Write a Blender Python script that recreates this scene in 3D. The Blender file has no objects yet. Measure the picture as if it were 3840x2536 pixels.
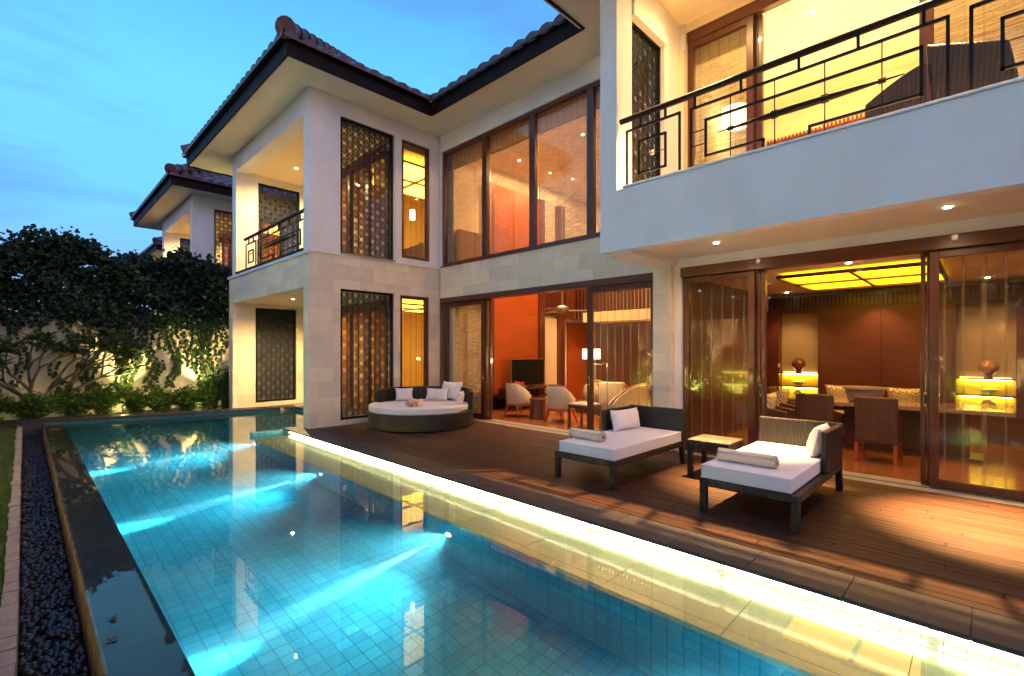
import bpy, math, random
from mathutils import Matrix, Vector
R = math.radians
random.seed(7)
sc = bpy.context.scene
COL = sc.collection

# ------------------------------------------------------------------ camera
cam_d = bpy.data.cameras.new('camera')
cam = bpy.data.objects.new('camera', cam_d); COL.objects.link(cam)
cam.location = (0, 0, 1.6)
cam.rotation_euler = (R(90), 0, R(44.53))
cam_d.sensor_width = 36; cam_d.lens = 16.875; cam_d.shift_y = 0.01146
cam_d.clip_start = 0.05; cam_d.clip_end = 3000
sc.camera = cam

# ------------------------------------------------------------------ world: dusk sky
SUN_EL, SUN_ROT = -1.5, 140
w = bpy.data.worlds.new('World'); sc.world = w; w.use_nodes = True
nt = w.node_tree; nt.nodes.clear()
def N(t, tree=None, **kw):
    n = (tree or nt).nodes.new(t)
    for k, v in kw.items(): setattr(n, k, v)
    return n
out = N('ShaderNodeOutputWorld'); bg = N('ShaderNodeBackground')
sky = N('ShaderNodeTexSky', sky_type='NISHITA'); sky.sun_disc = False
sky.sun_elevation = R(2.0); sky.sun_rotation = R(SUN_ROT); sky.ozone_density = 6
tc = N('ShaderNodeTexCoord'); sep = N('ShaderNodeSeparateXYZ')
nt.links.new(tc.outputs['Generated'], sep.inputs[0])
ramp = N('ShaderNodeValToRGB'); nt.links.new(sep.outputs['Z'], ramp.inputs[0])
cr = ramp.color_ramp
cr.elements[0].position = 0.0; cr.elements[0].color = (.15, .235, .50, 1)
cr.elements[1].position = 1.0; cr.elements[1].color = (.03, .12, .42, 1)
for p, c in ((.10, (.17, .30, .62, 1)), (.22, (.12, .41, .70, 1)), (.42, (.11, .44, .70, 1)), (.62, (.06, .27, .57, 1))):
    e = cr.elements.new(p); e.color = c
mp = N('ShaderNodeMapping'); mp.inputs['Scale'].default_value = (1.0, 1.0, 4.5)
nt.links.new(tc.outputs['Generated'], mp.inputs[0])
nz = N('ShaderNodeTexNoise'); nz.inputs['Scale'].default_value = 2.2; nz.inputs['Detail'].default_value = 6; nz.inputs['Roughness'].default_value = .55
nt.links.new(mp.outputs[0], nz.inputs[0])
cl = N('ShaderNodeMapRange'); cl.inputs[1].default_value = .46; cl.inputs[2].default_value = .72; cl.inputs[3].default_value = 0; cl.inputs[4].default_value = .9
nt.links.new(nz.outputs[0], cl.inputs[0])
mixc = N('ShaderNodeMixRGB'); mixc.inputs[2].default_value = (.085, .20, .50, 1)
nt.links.new(cl.outputs[0], mixc.inputs[0]); nt.links.new(ramp.outputs[0], mixc.inputs[1])
# the afterglow side of the sky, behind the camera
dt = N('ShaderNodeVectorMath', operation='DOT_PRODUCT'); dt.inputs[1].default_value = (.93, -.35, .1)
nt.links.new(tc.outputs['Generated'], dt.inputs[0])
mr = N('ShaderNodeMapRange'); mr.inputs[1].default_value = -.1; mr.inputs[2].default_value = .9; mr.inputs[3].default_value = 0; mr.inputs[4].default_value = .8
nt.links.new(dt.outputs['Value'], mr.inputs[0])
mixg = N('ShaderNodeMixRGB'); mixg.inputs[2].default_value = (.60, .47, .62, 1)
nt.links.new(mr.outputs[0], mixg.inputs[0]); nt.links.new(mixc.outputs[0], mixg.inputs[1])
mixs = N('ShaderNodeMixRGB', blend_type='ADD'); mixs.inputs[0].default_value = .01
nt.links.new(mixg.outputs[0], mixs.inputs[1]); nt.links.new(sky.outputs[0], mixs.inputs[2])
nt.links.new(mixs.outputs[0], bg.inputs[0]); bg.inputs[1].default_value = 1.0
nt.links.new(bg.outputs[0], out.inputs[0])

sc.view_settings.view_transform = 'Standard'; sc.view_settings.look = 'None'
sc.view_settings.exposure = 0.8; sc.view_settings.gamma = 1.0
cy = sc.cycles
cy.use_denoising = True; cy.max_bounces = 9; cy.diffuse_bounces = 4; cy.glossy_bounces = 4
cy.transmission_bounces = 6; cy.transparent_max_bounces = 24; cy.volume_bounces = 0
cy.sample_clamp_indirect = 30.0; cy.blur_glossy = 1.0; cy.use_light_tree = True
cy.caustics_reflective = False

# ------------------------------------------------------------------ materials
MATS = {}
def newmat(name):
    m = bpy.data.materials.new(name); m.use_nodes = True
    t = m.node_tree; t.nodes.clear()
    o = t.nodes.new('ShaderNodeOutputMaterial')
    MATS[name] = m
    return m, t, o
def nn(t, typ, ins=None, **kw):
    n = t.nodes.new(typ)
    for k, v in kw.items(): setattr(n, k, v)
    for k, v in (ins or {}).items():
        if isinstance(v, bpy.types.NodeSocket): t.links.new(v, n.inputs[k])
        else: n.inputs[k].default_value = v
    return n
def c4(c): return (c[0], c[1], c[2], 1)
def objco(t, scale=(1, 1, 1)):
    tcn = t.nodes.new('ShaderNodeTexCoord')
    m = nn(t, 'ShaderNodeMapping', {'Vector': tcn.outputs['Object'], 'Scale': scale})
    return m.outputs[0]
def pbr(name, col, rough=.6, var=.15, vs=3.0, bump=0, bs=40.0, metal=0, coat=0, col2=None, stretch=(1, 1, 1), spec=.5, bstretch=None, sheen=0):
    """colour broken up by noise between col and col2, with noise bump"""
    m, t, o = newmat(name)
    b = nn(t, 'ShaderNodeBsdfPrincipled', {'Roughness': rough, 'Metallic': metal, 'Coat Weight': coat, 'Specular IOR Level': spec, 'Sheen Weight': sheen})
    if col2 is None: col2 = tuple(c * (1 - var) for c in col); col = tuple(min(1, c * (1 + var * .5)) for c in col)
    n1 = nn(t, 'ShaderNodeTexNoise', {'Vector': objco(t, stretch), 'Scale': vs, 'Detail': 5, 'Roughness': .6})
    mr_ = nn(t, 'ShaderNodeMapRange', {0: n1.outputs[0], 1: .3, 2: .7})
    mx = nn(t, 'ShaderNodeMixRGB', {0: mr_.outputs[0], 1: c4(col), 2: c4(col2)})
    t.links.new(mx.outputs[0], b.inputs['Base Color'])
    rr = nn(t, 'ShaderNodeMapRange', {0: n1.outputs[0], 1: .2, 2: .8, 3: max(.02, rough * .85), 4: min(1, rough * 1.15)})
    t.links.new(rr.outputs[0], b.inputs['Roughness'])
    if bump:
        n2 = nn(t, 'ShaderNodeTexNoise', {'Vector': objco(t, bstretch or stretch), 'Scale': bs, 'Detail': 4})
        bp = nn(t, 'ShaderNodeBump', {'Height': n2.outputs[0], 'Strength': bump, 'Distance': .01})
        t.links.new(bp.outputs[0], b.inputs['Normal'])
    t.links.new(b.outputs[0], o.inputs[0])
    return m
def emis(name, col, s):
    m, t, o = newmat(name)
    e = nn(t, 'ShaderNodeEmission', {'Color': c4(col), 'Strength': s}); t.links.new(e.outputs[0], o.inputs[0]); return m
def brickm(name, c1, c2, mortar, w_, h_, ms=.01, plane='wall', off=.5, rough=.6, bump=.2, noise=.25, coat=0, ns=8, spec=.5, bias=0):
    m, t, o = newmat(name)
    tcn = t.nodes.new('ShaderNodeTexCoord'); s = nn(t, 'ShaderNodeSeparateXYZ', {0: tcn.outputs['Object']})
    if plane == 'wall':
        a = nn(t, 'ShaderNodeMath', {0: s.outputs[0], 1: s.outputs[1]}, operation='SUBTRACT'); cb = nn(t, 'ShaderNodeCombineXYZ', {0: a.outputs[0], 1: s.outputs[2]})
    elif plane == 'floorx': cb = nn(t, 'ShaderNodeCombineXYZ', {0: s.outputs[0], 1: s.outputs[1]})
    else: # tiles: project by geometry normal
        g = nn(t, 'ShaderNodeNewGeometry'); sn = nn(t, 'ShaderNodeSeparateXYZ', {0: g.outputs['True Normal']})
        ab = nn(t, 'ShaderNodeMath', {0: sn.outputs[2]}, operation='ABSOLUTE'); gt = nn(t, 'ShaderNodeMath', {0: ab.outputs[0], 1: .5}, operation='GREATER_THAN')
        a = nn(t, 'ShaderNodeMath', {0: s.outputs[0], 1: s.outputs[1]}, operation='ADD')
        wl = nn(t, 'ShaderNodeCombineXYZ', {0: a.outputs[0], 1: s.outputs[2]}); fl = nn(t, 'ShaderNodeCombineXYZ', {0: s.outputs[0], 1: s.outputs[1]})
        cb = nn(t, 'ShaderNodeMix', {0: gt.outputs[0], 4: wl.outputs[0], 5: fl.outputs[0]}, data_type='VECTOR')
    vec = cb.outputs[1] if plane == 'tile' else cb.outputs[0]
    br = nn(t, 'ShaderNodeTexBrick', {'Vector': vec, 'Color1': c4(c1), 'Color2': c4(c2), 'Mortar': c4(mortar), 'Scale': 1, 'Mortar Size': ms, 'Mortar Smooth': .1, 'Bias': bias, 'Brick Width': w_, 'Row Height': h_})
    br.offset = off; br.offset_frequency = 2
    n1 = nn(t, 'ShaderNodeTexNoise', {'Vector': tcn.outputs['Object'], 'Scale': ns, 'Detail': 6, 'Roughness': .65})
    mr_ = nn(t, 'ShaderNodeMapRange', {0: n1.outputs[0], 1: .3, 2: .7, 3: 1 - noise, 4: 1 + noise * .4})
    mx = nn(t, 'ShaderNodeVectorMath', {0: br.outputs[0], 1: mr_.outputs[0]}, operation='MULTIPLY')
    b = nn(t, 'ShaderNodeBsdfPrincipled', {'Base Color': mx.outputs[0], 'Roughness': rough, 'Coat Weight': coat, 'Specular IOR Level': spec, 'Coat Roughness': .08})
    if bump:
        inv = nn(t, 'ShaderNodeMath', {0: 1.0, 1: br.outputs['Fac']}, operation='SUBTRACT')
        ad = nn(t, 'ShaderNodeMath', {0: n1.outputs[0], 1: .25, 2: inv.outputs[0]}, operation='MULTIPLY_ADD')
        bp = nn(t, 'ShaderNodeBump', {'Height': ad.outputs[0], 'Strength': bump, 'Distance': .01}); t.links.new(bp.outputs[0], b.inputs['Normal'])
    t.links.new(b.outputs[0], o.inputs[0])
    return m
def woodm(name, c1, c2, rough=.35, axis=2, scale=1.0, coat=.2):
    st = [26, 26, 26]; st[axis] = 1.2
    m = pbr(name, c1, rough, col2=c2, vs=scale, stretch=tuple(st), coat=coat, bump=.08, bs=scale * 2)
    return m
def weavem(name, c1, c2, sx=60, sz=60, rough=.45, strength=.6):
    """basket weave: strands over and under, a real bump"""
    m, t, o = newmat(name)
    tcn = t.nodes.new('ShaderNodeTexCoord'); s = nn(t, 'ShaderNodeSeparateXYZ', {0: tcn.outputs['Object']})
    a = nn(t, 'ShaderNodeMath', {0: s.outputs[0], 1: s.outputs[1]}, operation='ADD')
    def sn(src, k):
        mu = nn(t, 'ShaderNodeMath', {0: src, 1: k}, operation='MULTIPLY'); return nn(t, 'ShaderNodeMath', {0: mu.outputs[0]}, operation='SINE').outputs[0]
    p = nn(t, 'ShaderNodeMath', {0: sn(a.outputs[0], sx * 3.14), 1: sn(s.outputs[2], sz * 3.14)}, operation='MULTIPLY')
    q = nn(t, 'ShaderNodeMath', {0: p.outputs[0], 1: .35, 2: sn(a.outputs[0], sx * 6.28)}, operation='MULTIPLY_ADD')
    mr_ = nn(t, 'ShaderNodeMapRange', {0: q.outputs[0], 1: -1, 2: 1})
    n1 = nn(t, 'ShaderNodeTexNoise', {'Vector': tcn.outputs['Object'], 'Scale': 14.0, 'Detail': 3})
    fm = nn(t, 'ShaderNodeMath', {0: mr_.outputs[0], 1: n1.outputs[0]}, operation='MULTIPLY')
    mx = nn(t, 'ShaderNodeMixRGB', {0: fm.outputs[0], 1: c4(c1), 2: c4(c2)})
    bp = nn(t, 'ShaderNodeBump', {'Height': mr_.outputs[0], 'Strength': strength, 'Distance': .006})
    b = nn(t, 'ShaderNodeBsdfPrincipled', {'Base Color': mx.outputs[0], 'Roughness': rough, 'Normal': bp.outputs[0]})
    t.links.new(b.outputs[0], o.inputs[0]); return m
def glassm(name, tint=(1, 1, 1), ior=1.5, rough=.0):
    m, t, o = newmat(name)
    gg = nn(t, 'ShaderNodeNewGeometry'); io = nn(t, 'ShaderNodeMapRange', {0: gg.outputs['Backfacing'], 1: 0, 2: 1, 3: ior, 4: 1 / ior})
    f = nn(t, 'ShaderNodeFresnel', {'IOR': io.outputs[0]}); tr = nn(t, 'ShaderNodeBsdfTransparent', {0: c4(tint)}); g = nn(t, 'ShaderNodeBsdfGlossy', {'Roughness': rough})
    mx = nn(t, 'ShaderNodeMixShader', {0: f.outputs[0], 1: tr.outputs[0], 2: g.outputs[0]}); t.links.new(mx.outputs[0], o.inputs[0]); return m
def blindm(name, col, alpha, cord=.16, axis=0, ca=.45, cw=.011, cf=.45):
    """woven reed blind: part open, part reed, darker vertical cords"""
    m, t, o = newmat(name)
    tcn = t.nodes.new('ShaderNodeTexCoord'); s = nn(t, 'ShaderNodeSeparateXYZ', {0: tcn.outputs['Object']})
    md = nn(t, 'ShaderNodeMath', {0: s.outputs[axis], 1: cord}, operation='MODULO'); ab = nn(t, 'ShaderNodeMath', {0: md.outputs[0]}, operation='ABSOLUTE')
    lt = nn(t, 'ShaderNodeMath', {0: ab.outputs[0], 1: cw}, operation='LESS_THAN')
    st = nn(t, 'ShaderNodeMapping', {'Vector': tcn.outputs['Object'], 'Scale': (4, 4, 170)})
    n1 = nn(t, 'ShaderNodeTexNoise', {'Vector': st.outputs[0], 'Scale': 1.0, 'Detail': 3})
    al = nn(t, 'ShaderNodeMapRange', {0: n1.outputs[0], 1: .3, 2: .7, 3: max(0, alpha * .65), 4: min(1, alpha * 1.35)})
    lc = nn(t, 'ShaderNodeMath', {0: lt.outputs[0], 1: ca}, operation='MULTIPLY'); mxa = nn(t, 'ShaderNodeMath', {0: al.outputs[0], 1: lc.outputs[0]}, operation='MAXIMUM')
    cm = nn(t, 'ShaderNodeMixRGB', {0: lt.outputs[0], 1: c4(col), 2: c4(tuple(min(1, c * cf) for c in col))})
    d = nn(t, 'ShaderNodeBsdfDiffuse', {0: cm.outputs[0]}); tl = nn(t, 'ShaderNodeBsdfTranslucent', {0: cm.outputs[0]})
    dm = nn(t, 'ShaderNodeMixShader', {0: .5, 1: d.outputs[0], 2: tl.outputs[0]})
    tr = nn(t, 'ShaderNodeBsdfTransparent')
    mx = nn(t, 'ShaderNodeMixShader', {0: mxa.outputs[0], 1: tr.outputs[0], 2: dm.outputs[0]}); t.links.new(mx.outputs[0], o.inputs[0]); return m
def leafm(name, c1, c2, tl=.35, rough=.45):
    m, t, o = newmat(name)
    n1 = nn(t, 'ShaderNodeTexNoise', {'Vector': objco(t), 'Scale': 6.0, 'Detail': 3})
    mr_ = nn(t, 'ShaderNodeMapRange', {0: n1.outputs[0], 1: .3, 2: .7})
    mx = nn(t, 'ShaderNodeMixRGB', {0: mr_.outputs[0], 1: c4(c1), 2: c4(c2)})
    b = nn(t, 'ShaderNodeBsdfPrincipled', {'Base Color': mx.outputs[0], 'Roughness': rough, 'Specular IOR Level': .35}); tn = nn(t, 'ShaderNodeBsdfTranslucent', {0: mx.outputs[0]})
    ms_ = nn(t, 'ShaderNodeMixShader', {0: tl, 1: b.outputs[0], 2: tn.outputs[0]}); t.links.new(ms_.outputs[0], o.inputs[0]); return m

white = pbr('white_render', (.82, .81, .80), .75, var=.13, vs=.9, stretch=(1, 1, .6), bump=.2, bs=40)
soffitm = pbr('soffit_paint', (.72, .68, .60), .8, var=.05, vs=1.0, bump=.1, bs=50)
stone = brickm('limestone_cladding', (.90, .77, .58), (.74, .63, .50), (.62, .52, .40), .62, .31, .003, 'wall', rough=.7, bump=.3, noise=.10, ns=3)
woodd = woodm('dark_red_timber', (.125, .032, .013), (.070, .017, .009), .35)
woodx = woodm('dark_red_timber_beam', (.13, .034, .014), (.075, .018, .009), .35, axis=0)
woodo = woodm('orange_veneer', (.42, .085, .012), (.30, .055, .008), .4, axis=1, scale=.7)
woodf = pbr('interior_floor_wood', (.36, .13, .04), .22, col2=(.22, .07, .022), vs=1.0, stretch=(1.5, 12, 12), coat=.3)
darkwood = woodm('dark_walnut', (.09, .032, .016), (.05, .018, .01), .35, axis=0)
cream = pbr('cream_wall', (.78, .68, .46), .7, var=.05, vs=1.5, bump=.08, bs=60)
ceilm = pbr('ceiling_paint', (.86, .74, .50), .8, var=.04, vs=1)
yellowwall = pbr('warm_wall', (.80, .64, .30), .75, var=.05, vs=1.2)
grass_cloth = pbr('grass_cloth', (.42, .30, .16), .8, var=.25, vs=2, stretch=(2, 2, 60), bump=.1)
black = pbr('black_iron', (.010, .009, .010), .6, var=.2, vs=8, spec=.15)
blackl = pbr('black_lattice', (.010, .009, .009), .6, var=.2, vs=8)
greysteel = pbr('grey_metal', (.35, .34, .33), .35, metal=.9, var=.1)
brass = pbr('brass', (.70, .50, .22), .3, metal=1, var=.1)
tile = pbr('clay_roof_tile', (.13, .045, .050), .5, col2=(.06, .025, .032), vs=5, bump=.2, bs=30, coat=.15)
tilecap = pbr('clay_hip_tile', (.15, .065, .07), .55, col2=(.08, .035, .04), vs=4, bump=.2, bs=30)
fascia = pbr('dark_fascia', (.014, .006, .006), .6, var=.3, spec=.15)
glass = glassm('window_glass', (.97, .96, .93), 1.42)
blind = blindm('reed_blind', (.34, .30, .20), .06, ca=.22, cw=.022, cf=1.5)
blindu = blindm('reed_blind_upper', (.30, .21, .14), .46)
blindy = blindm('reed_blind_wing', (.60, .46, .20), .14, axis=1)
blindl = blindm('left_reed_blind', (.40, .33, .22), .5)
curtain = blindm('orange_curtain', (.50, .26, .11), .86, cord=.30)
blindd = blindm('rolled_reed', (.26, .19, .11), .96)
pooltile = brickm('aqua_pool_tile', (.055, .40, .48), (.035, .29, .40), (.018, .17, .24), .12, .12, .006, 'tile', off=0, rough=.3, bump=.2, noise=.15, ns=3)
fasciatile = brickm('pale_glazed_tile', (.80, .84, .78), (.70, .77, .74), (.45, .45, .42), .1, .1, .004, 'tile', off=0, rough=.25, bump=.2, noise=.1)
copingm = pbr('slate_coping', (.030, .030, .044), .5, col2=(.018, .018, .028), vs=30, bump=.25, bs=120)
ledgem = pbr('wet_ledge_stone', (.40, .40, .21), .42, col2=(.32, .32, .17), vs=40, bump=.2, bs=150, coat=.5)
edgem = brickm('dark_wet_edge_stone', (.040, .042, .036), (.022, .024, .022), (.09, .10, .08), 1.2, .9, .003, 'floorx', off=.5, rough=.3, bump=.1, noise=.4, ns=12)
trimstone = pbr('pale_kerb_stone', (.30, .23, .19), .8, col2=(.20, .15, .13), vs=9, bump=.5, bs=30)
wallout = pbr('garden_wall_render', (.66, .58, .46), .85, col2=(.46, .40, .32), vs=2.2, bump=.5, bs=20)
deckm = None
wickd = weavem('charcoal_wicker', (.008, .006, .006), (.036, .028, .024), 26, 52)
wickb = weavem('brown_wicker', (.05, .018, .009), (.22, .095, .042), 42, 70)
wickf = weavem('flat_wicker', (.05, .04, .03), (.22, .17, .12), 22, 60)
cush = pbr('white_cushion', (.78, .75, .76), .9, var=.05, vs=3, bump=.2, bs=180)
towelm = pbr('cream_towel', (.88, .68, .50), .95, var=.08, vs=12, bump=.12, bs=220)
leather = pbr('cream_leather', (.62, .52, .36), .4, var=.1, vs=2, bump=.1, bs=60)
redfab = pbr('red_fabric', (.42, .045, .03), .6, var=.2, vs=10, bump=.2, bs=80)
screenm = pbr('tv_screen', (.006, .006, .007), .22, var=.1, spec=.2)
stumpm = pbr('polished_stump', (.22, .05, .022), .3, col2=(.09, .022, .012), vs=2, stretch=(8, 8, 1), coat=.5, bump=.3, bs=4)
urnm = pbr('mottled_urn', (.60, .48, .34), .6, col2=(.34, .20, .12), vs=9, bump=.3, bs=20)
basinm = pbr('grey_basin', (.32, .26, .22), .5, col2=(.24, .18, .15), vs=3, stretch=(30, 30, 1))
leafv = leafm('vine_leaf', (.022, .050, .016), (.040, .085, .022))
leafh = leafm('hedge_leaf', (.010, .026, .016), (.024, .050, .026), .25)
leaft = leafm('frangipani_leaf', (.030, .070, .030), (.075, .12, .035))
leafs = leafm('shrub_leaf', (.050, .13, .018), (.12, .24, .03))
barkm = pbr('grey_bark', (.17, .13, .09), .85, col2=(.10, .075, .05), vs=12, bump=.6, bs=30)
grassm = leafm('grass_blade', (.05, .10, .02), (.10, .15, .035), .3)
soilm = pbr('soil', (.030, .024, .016), .95, var=.4, vs=9, bump=.8, bs=25)
lawnm = pbr('lawn_earth', (.035, .050, .018), .95, var=.4, vs=9, bump=.8, bs=40)
pebm = pbr('black_pebble', (.030, .028, .028), .35, col2=(.012, .012, .014), vs=12, coat=.2)
overface = pbr('stained_overflow_stone', (.26, .19, .09), .6, col2=(.06, .045, .02), vs=3, stretch=(3, 3, 1), bump=.4, bs=20)
thresh = pbr('threshold_stone', (.30, .28, .24), .5, var=.2, vs=8, bump=.1)
def deckmat():
    m, t, o = newmat('deck_boards')
    g = nn(t, 'ShaderNodeNewGeometry')
    n1 = nn(t, 'ShaderNodeTexNoise', {'Vector': objco(t, (1.5, 30, 30)), 'Scale': 1.6, 'Detail': 5, 'Roughness': .65})
    a = nn(t, 'ShaderNodeMath', {0: g.outputs['Random Per Island'], 1: .5, 2: n1.outputs[0]}, operation='MULTIPLY_ADD')
    mr_ = nn(t, 'ShaderNodeMapRange', {0: a.outputs[0], 1: .35, 2: 1.05})
    mx = nn(t, 'ShaderNodeMixRGB', {0: mr_.outputs[0], 1: c4((.026, .010, .007)), 2: c4((.072, .028, .014))})
    n2 = nn(t, 'ShaderNodeTexWave', {'Vector': objco(t, (1, 1, 1)), 'Scale': 62.0, 'Distortion': .3}, bands_direction='Y')
    bp = nn(t, 'ShaderNodeBump', {'Height': n2.outputs[0], 'Strength': .25, 'Distance': .003})
    b = nn(t, 'ShaderNodeBsdfPrincipled', {'Base Color': mx.outputs[0], 'Roughness': .55, 'Specular IOR Level': .28, 'Normal': bp.outputs[0]})
    t.links.new(b.outputs[0], o.inputs[0]); return m
deckm = deckmat()
def patternm(name, base, ink, k):
    m, t, o = newmat(name)
    v = nn(t, 'ShaderNodeTexVoronoi', {'Vector': objco(t, (1, 1, 1)), 'Scale': k, 'Randomness': .12})
    s = nn(t, 'ShaderNodeMath', {0: v.outputs[0], 1: 24.0}, operation='MULTIPLY'); s2 = nn(t, 'ShaderNodeMath', {0: s.outputs[0]}, operation='SINE')
    gt = nn(t, 'ShaderNodeMath', {0: s2.outputs[0], 1: .35}, operation='GREATER_THAN')
    mx = nn(t, 'ShaderNodeMixRGB', {0: gt.outputs[0], 1: c4(base), 2: c4(ink)})
    b = nn(t, 'ShaderNodeBsdfPrincipled', {'Base Color': mx.outputs[0], 'Roughness': .9}); t.links.new(b.outputs[0], o.inputs[0]); return m
pattern = patternm('ogee_fabric', (.82, .74, .56), (.38, .20, .10), 12)
redpat = patternm('speckled_red_fabric', (.50, .16, .08), (.72, .50, .30), 45)

class MB:
    def __init__(s): s.v = []; s.f = []
    def add(s, vs, fs):
        n = len(s.v); s.v += [tuple(p) for p in vs]; s.f += [tuple(i + n for i in f) for f in fs]; return s
    def box(s, x0, x1, y0, y1, z0, z1):
        return s.add([(x0, y0, z0), (x1, y0, z0), (x1, y1, z0), (x0, y1, z0), (x0, y0, z1), (x1, y0, z1), (x1, y1, z1), (x0, y1, z1)],
                     [(0, 3, 2, 1), (4, 5, 6, 7), (0, 1, 5, 4), (1, 2, 6, 5), (2, 3, 7, 6), (3, 0, 4, 7)])
    def bar(s, a, b, wd, th=None, up=(0, 0, 1)):
        """rectangular bar from a to b"""
        th = th or wd; a = Vector(a); b = Vector(b); d = (b - a).normalized(); up = Vector(up)
        if abs(d.dot(up)) > .98: up = Vector((1, 0, 0))
        sx = d.cross(up).normalized() * wd / 2; sy = d.cross(sx).normalized() * th / 2
        vs = [a - sx - sy, a + sx - sy, a + sx + sy, a - sx + sy, b - sx - sy, b + sx - sy, b + sx + sy, b - sx + sy]
        return s.add(vs, [(0, 1, 2, 3), (7, 6, 5, 4), (0, 4, 5, 1), (1, 5, 6, 2), (2, 6, 7, 3), (3, 7, 4, 0)])
    def tube(s, pts, r, n=10, cap=True):
        pts = [Vector(p) for p in pts]; rs = r if isinstance(r, (list, tuple)) else [r] * len(pts)
        rings = []; up = Vector((0, 0, 1)); base = len(s.v)
        for i, p in enumerate(pts):
            d = (pts[min(i + 1, len(pts) - 1)] - pts[max(i - 1, 0)]).normalized()
            u = up if abs(d.dot(up)) < .95 else Vector((1, 0, 0))
            a = d.cross(u).normalized(); b = d.cross(a).normalized()
            for k in range(n):
                t = 2 * math.pi * k / n; s.v.append(tuple(p + (a * math.cos(t) + b * math.sin(t)) * rs[i]))
        for i in range(len(pts) - 1):
            for k in range(n):
                s.f.append((base + i * n + k, base + i * n + (k + 1) % n, base + (i + 1) * n + (k + 1) % n, base + (i + 1) * n + k))
        if cap:
            s.f.append(tuple(base + k for k in range(n))[::-1]); s.f.append(tuple(base + (len(pts) - 1) * n + k for k in range(n)))
        return s
    def lathe(s, prof, n=24, c=(0, 0, 0)):
        base = len(s.v)
        for r, z in prof:
            for k in range(n):
                t = 2 * math.pi * k / n; s.v.append((c[0] + r * math.cos(t), c[1] + r * math.sin(t), c[2] + z))
        for i in range(len(prof) - 1):
            for k in range(n):
                s.f.append((base + i * n + k, base + i * n + (k + 1) % n, base + (i + 1) * n + (k + 1) % n, base + (i + 1) * n + k))
        s.f.append(tuple(base + k for k in range(n))[::-1]); s.f.append(tuple(base + (len(prof) - 1) * n + k for k in range(n)))
        return s
    def prism(s, poly, z0, z1):
        n = len(poly)
        return s.add([(x, y, z0) for x, y in poly] + [(x, y, z1) for x, y in poly], [tuple(range(n))[::-1], tuple(range(n, 2 * n))] + [(i, (i + 1) % n, n + (i + 1) % n, n + i) for i in range(n)])
    def holes(s, axis, p0, p1, a0, a1, z0, z1, hs):
        """wall slab normal to axis between p0..p1, spanning a0..a1 / z0..z1, with rectangular holes (a0,a1,z0,z1)"""
        hs = [(max(h[0], a0), min(h[1], a1), max(h[2], z0), min(h[3], z1)) for h in hs]; hs = [h for h in hs if h[0] < h[1] and h[2] < h[3]]
        A = sorted({a0, a1, *[h[0] for h in hs], *[h[1] for h in hs]})
        for i in range(len(A) - 1):
            m = (A[i] + A[i + 1]) / 2; cuts = sorted((h[2], h[3]) for h in hs if h[0] < m < h[1]); z = z0
            segs = []
            for c0, c1 in cuts:
                if c0 > z: segs.append((z, c0))
                z = max(z, c1)
            if z < z1: segs.append((z, z1))
            for q0, q1 in segs:
                if axis == 'x': s.box(p0, p1, A[i], A[i + 1], q0, q1)
                else: s.box(A[i], A[i + 1], p0, p1, q0, q1)
        return s
    def build(s, name, mat, parent=None, smooth=False, bevel=0, seg=2, label=None, kind=None, world=True, autos=False):
        me = bpy.data.meshes.new(name); me.from_pydata(s.v, [], s.f); me.materials.append(mat)
        if smooth: me.polygons.foreach_set('use_smooth', [True] * len(me.polygons))
        o = bpy.data.objects.new(name, me); COL.objects.link(o)
        if bevel:
            b = o.modifiers.new('bevel', 'BEVEL'); b.width = bevel; b.segments = seg; b.limit_method = 'ANGLE'; b.angle_limit = R(40)
        if autos:
            for p in me.polygons: p.use_smooth = True
            me.set_sharp_from_angle(angle=R(35))
        if parent is not None: adopt(o, parent, world)
        if label: o['label'] = label
        if kind: o['kind'] = kind
        return o
ROOTS = {}
def adopt(o, parent, world=True):
    o.parent = parent
    if world: o.matrix_parent_inverse = wm(parent).inverted()
def wm(o):
    m = o.matrix_basis.copy()
    if o.parent: m = wm(o.parent) @ o.matrix_parent_inverse @ m
    return m
def thing(name, label, cat, loc=(0, 0, 0), rz=0, group=None):
    o = bpy.data.objects.new(name, None); COL.objects.link(o); o.location = loc; o.rotation_euler = (0, 0, rz); o.empty_display_size = .1
    o['label'] = label; o['category'] = cat
    if group: o['group'] = group
    return o
def tag(o, label, cat, group=None):
    o['label'] = label; o['category'] = cat
    if group: o['group'] = group
    return o
def struct(mb, name, mat, **kw): return mb.build(name, mat, kind='structure', **kw)
def copytree(o, parent=None):
    c = o.copy(); COL.objects.link(c)
    if parent is not None: c.parent = parent
    for ch in list(o.children): copytree(ch, c)
    return c
def dup(o, label, loc=None, rz=None):
    c = copytree(o); c['label'] = label
    if loc is not None: c.location = loc
    if rz is not None: c.rotation_euler = (0, 0, rz)
    return c
def spot(name, loc, to, power, size, col, parent=None, blend=.5, rad=.03):
    l = bpy.data.lights.new(name, 'SPOT'); l.energy = power; l.color = col; l.spot_size = R(size); l.spot_blend = blend; l.shadow_soft_size = rad
    o = bpy.data.objects.new(name, l); COL.objects.link(o); o.location = loc
    o.rotation_euler = (Vector(to) - Vector(loc)).to_track_quat('-Z', 'Y').to_euler()
    if parent is not None: adopt(o, parent)
    return o
def point(name, loc, power, col, rad=.05, parent=None):
    l = bpy.data.lights.new(name, 'POINT'); l.energy = power; l.color = col; l.shadow_soft_size = rad
    o = bpy.data.objects.new(name, l); COL.objects.link(o); o.location = loc
    if parent is not None: adopt(o, parent)
    return o
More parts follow.
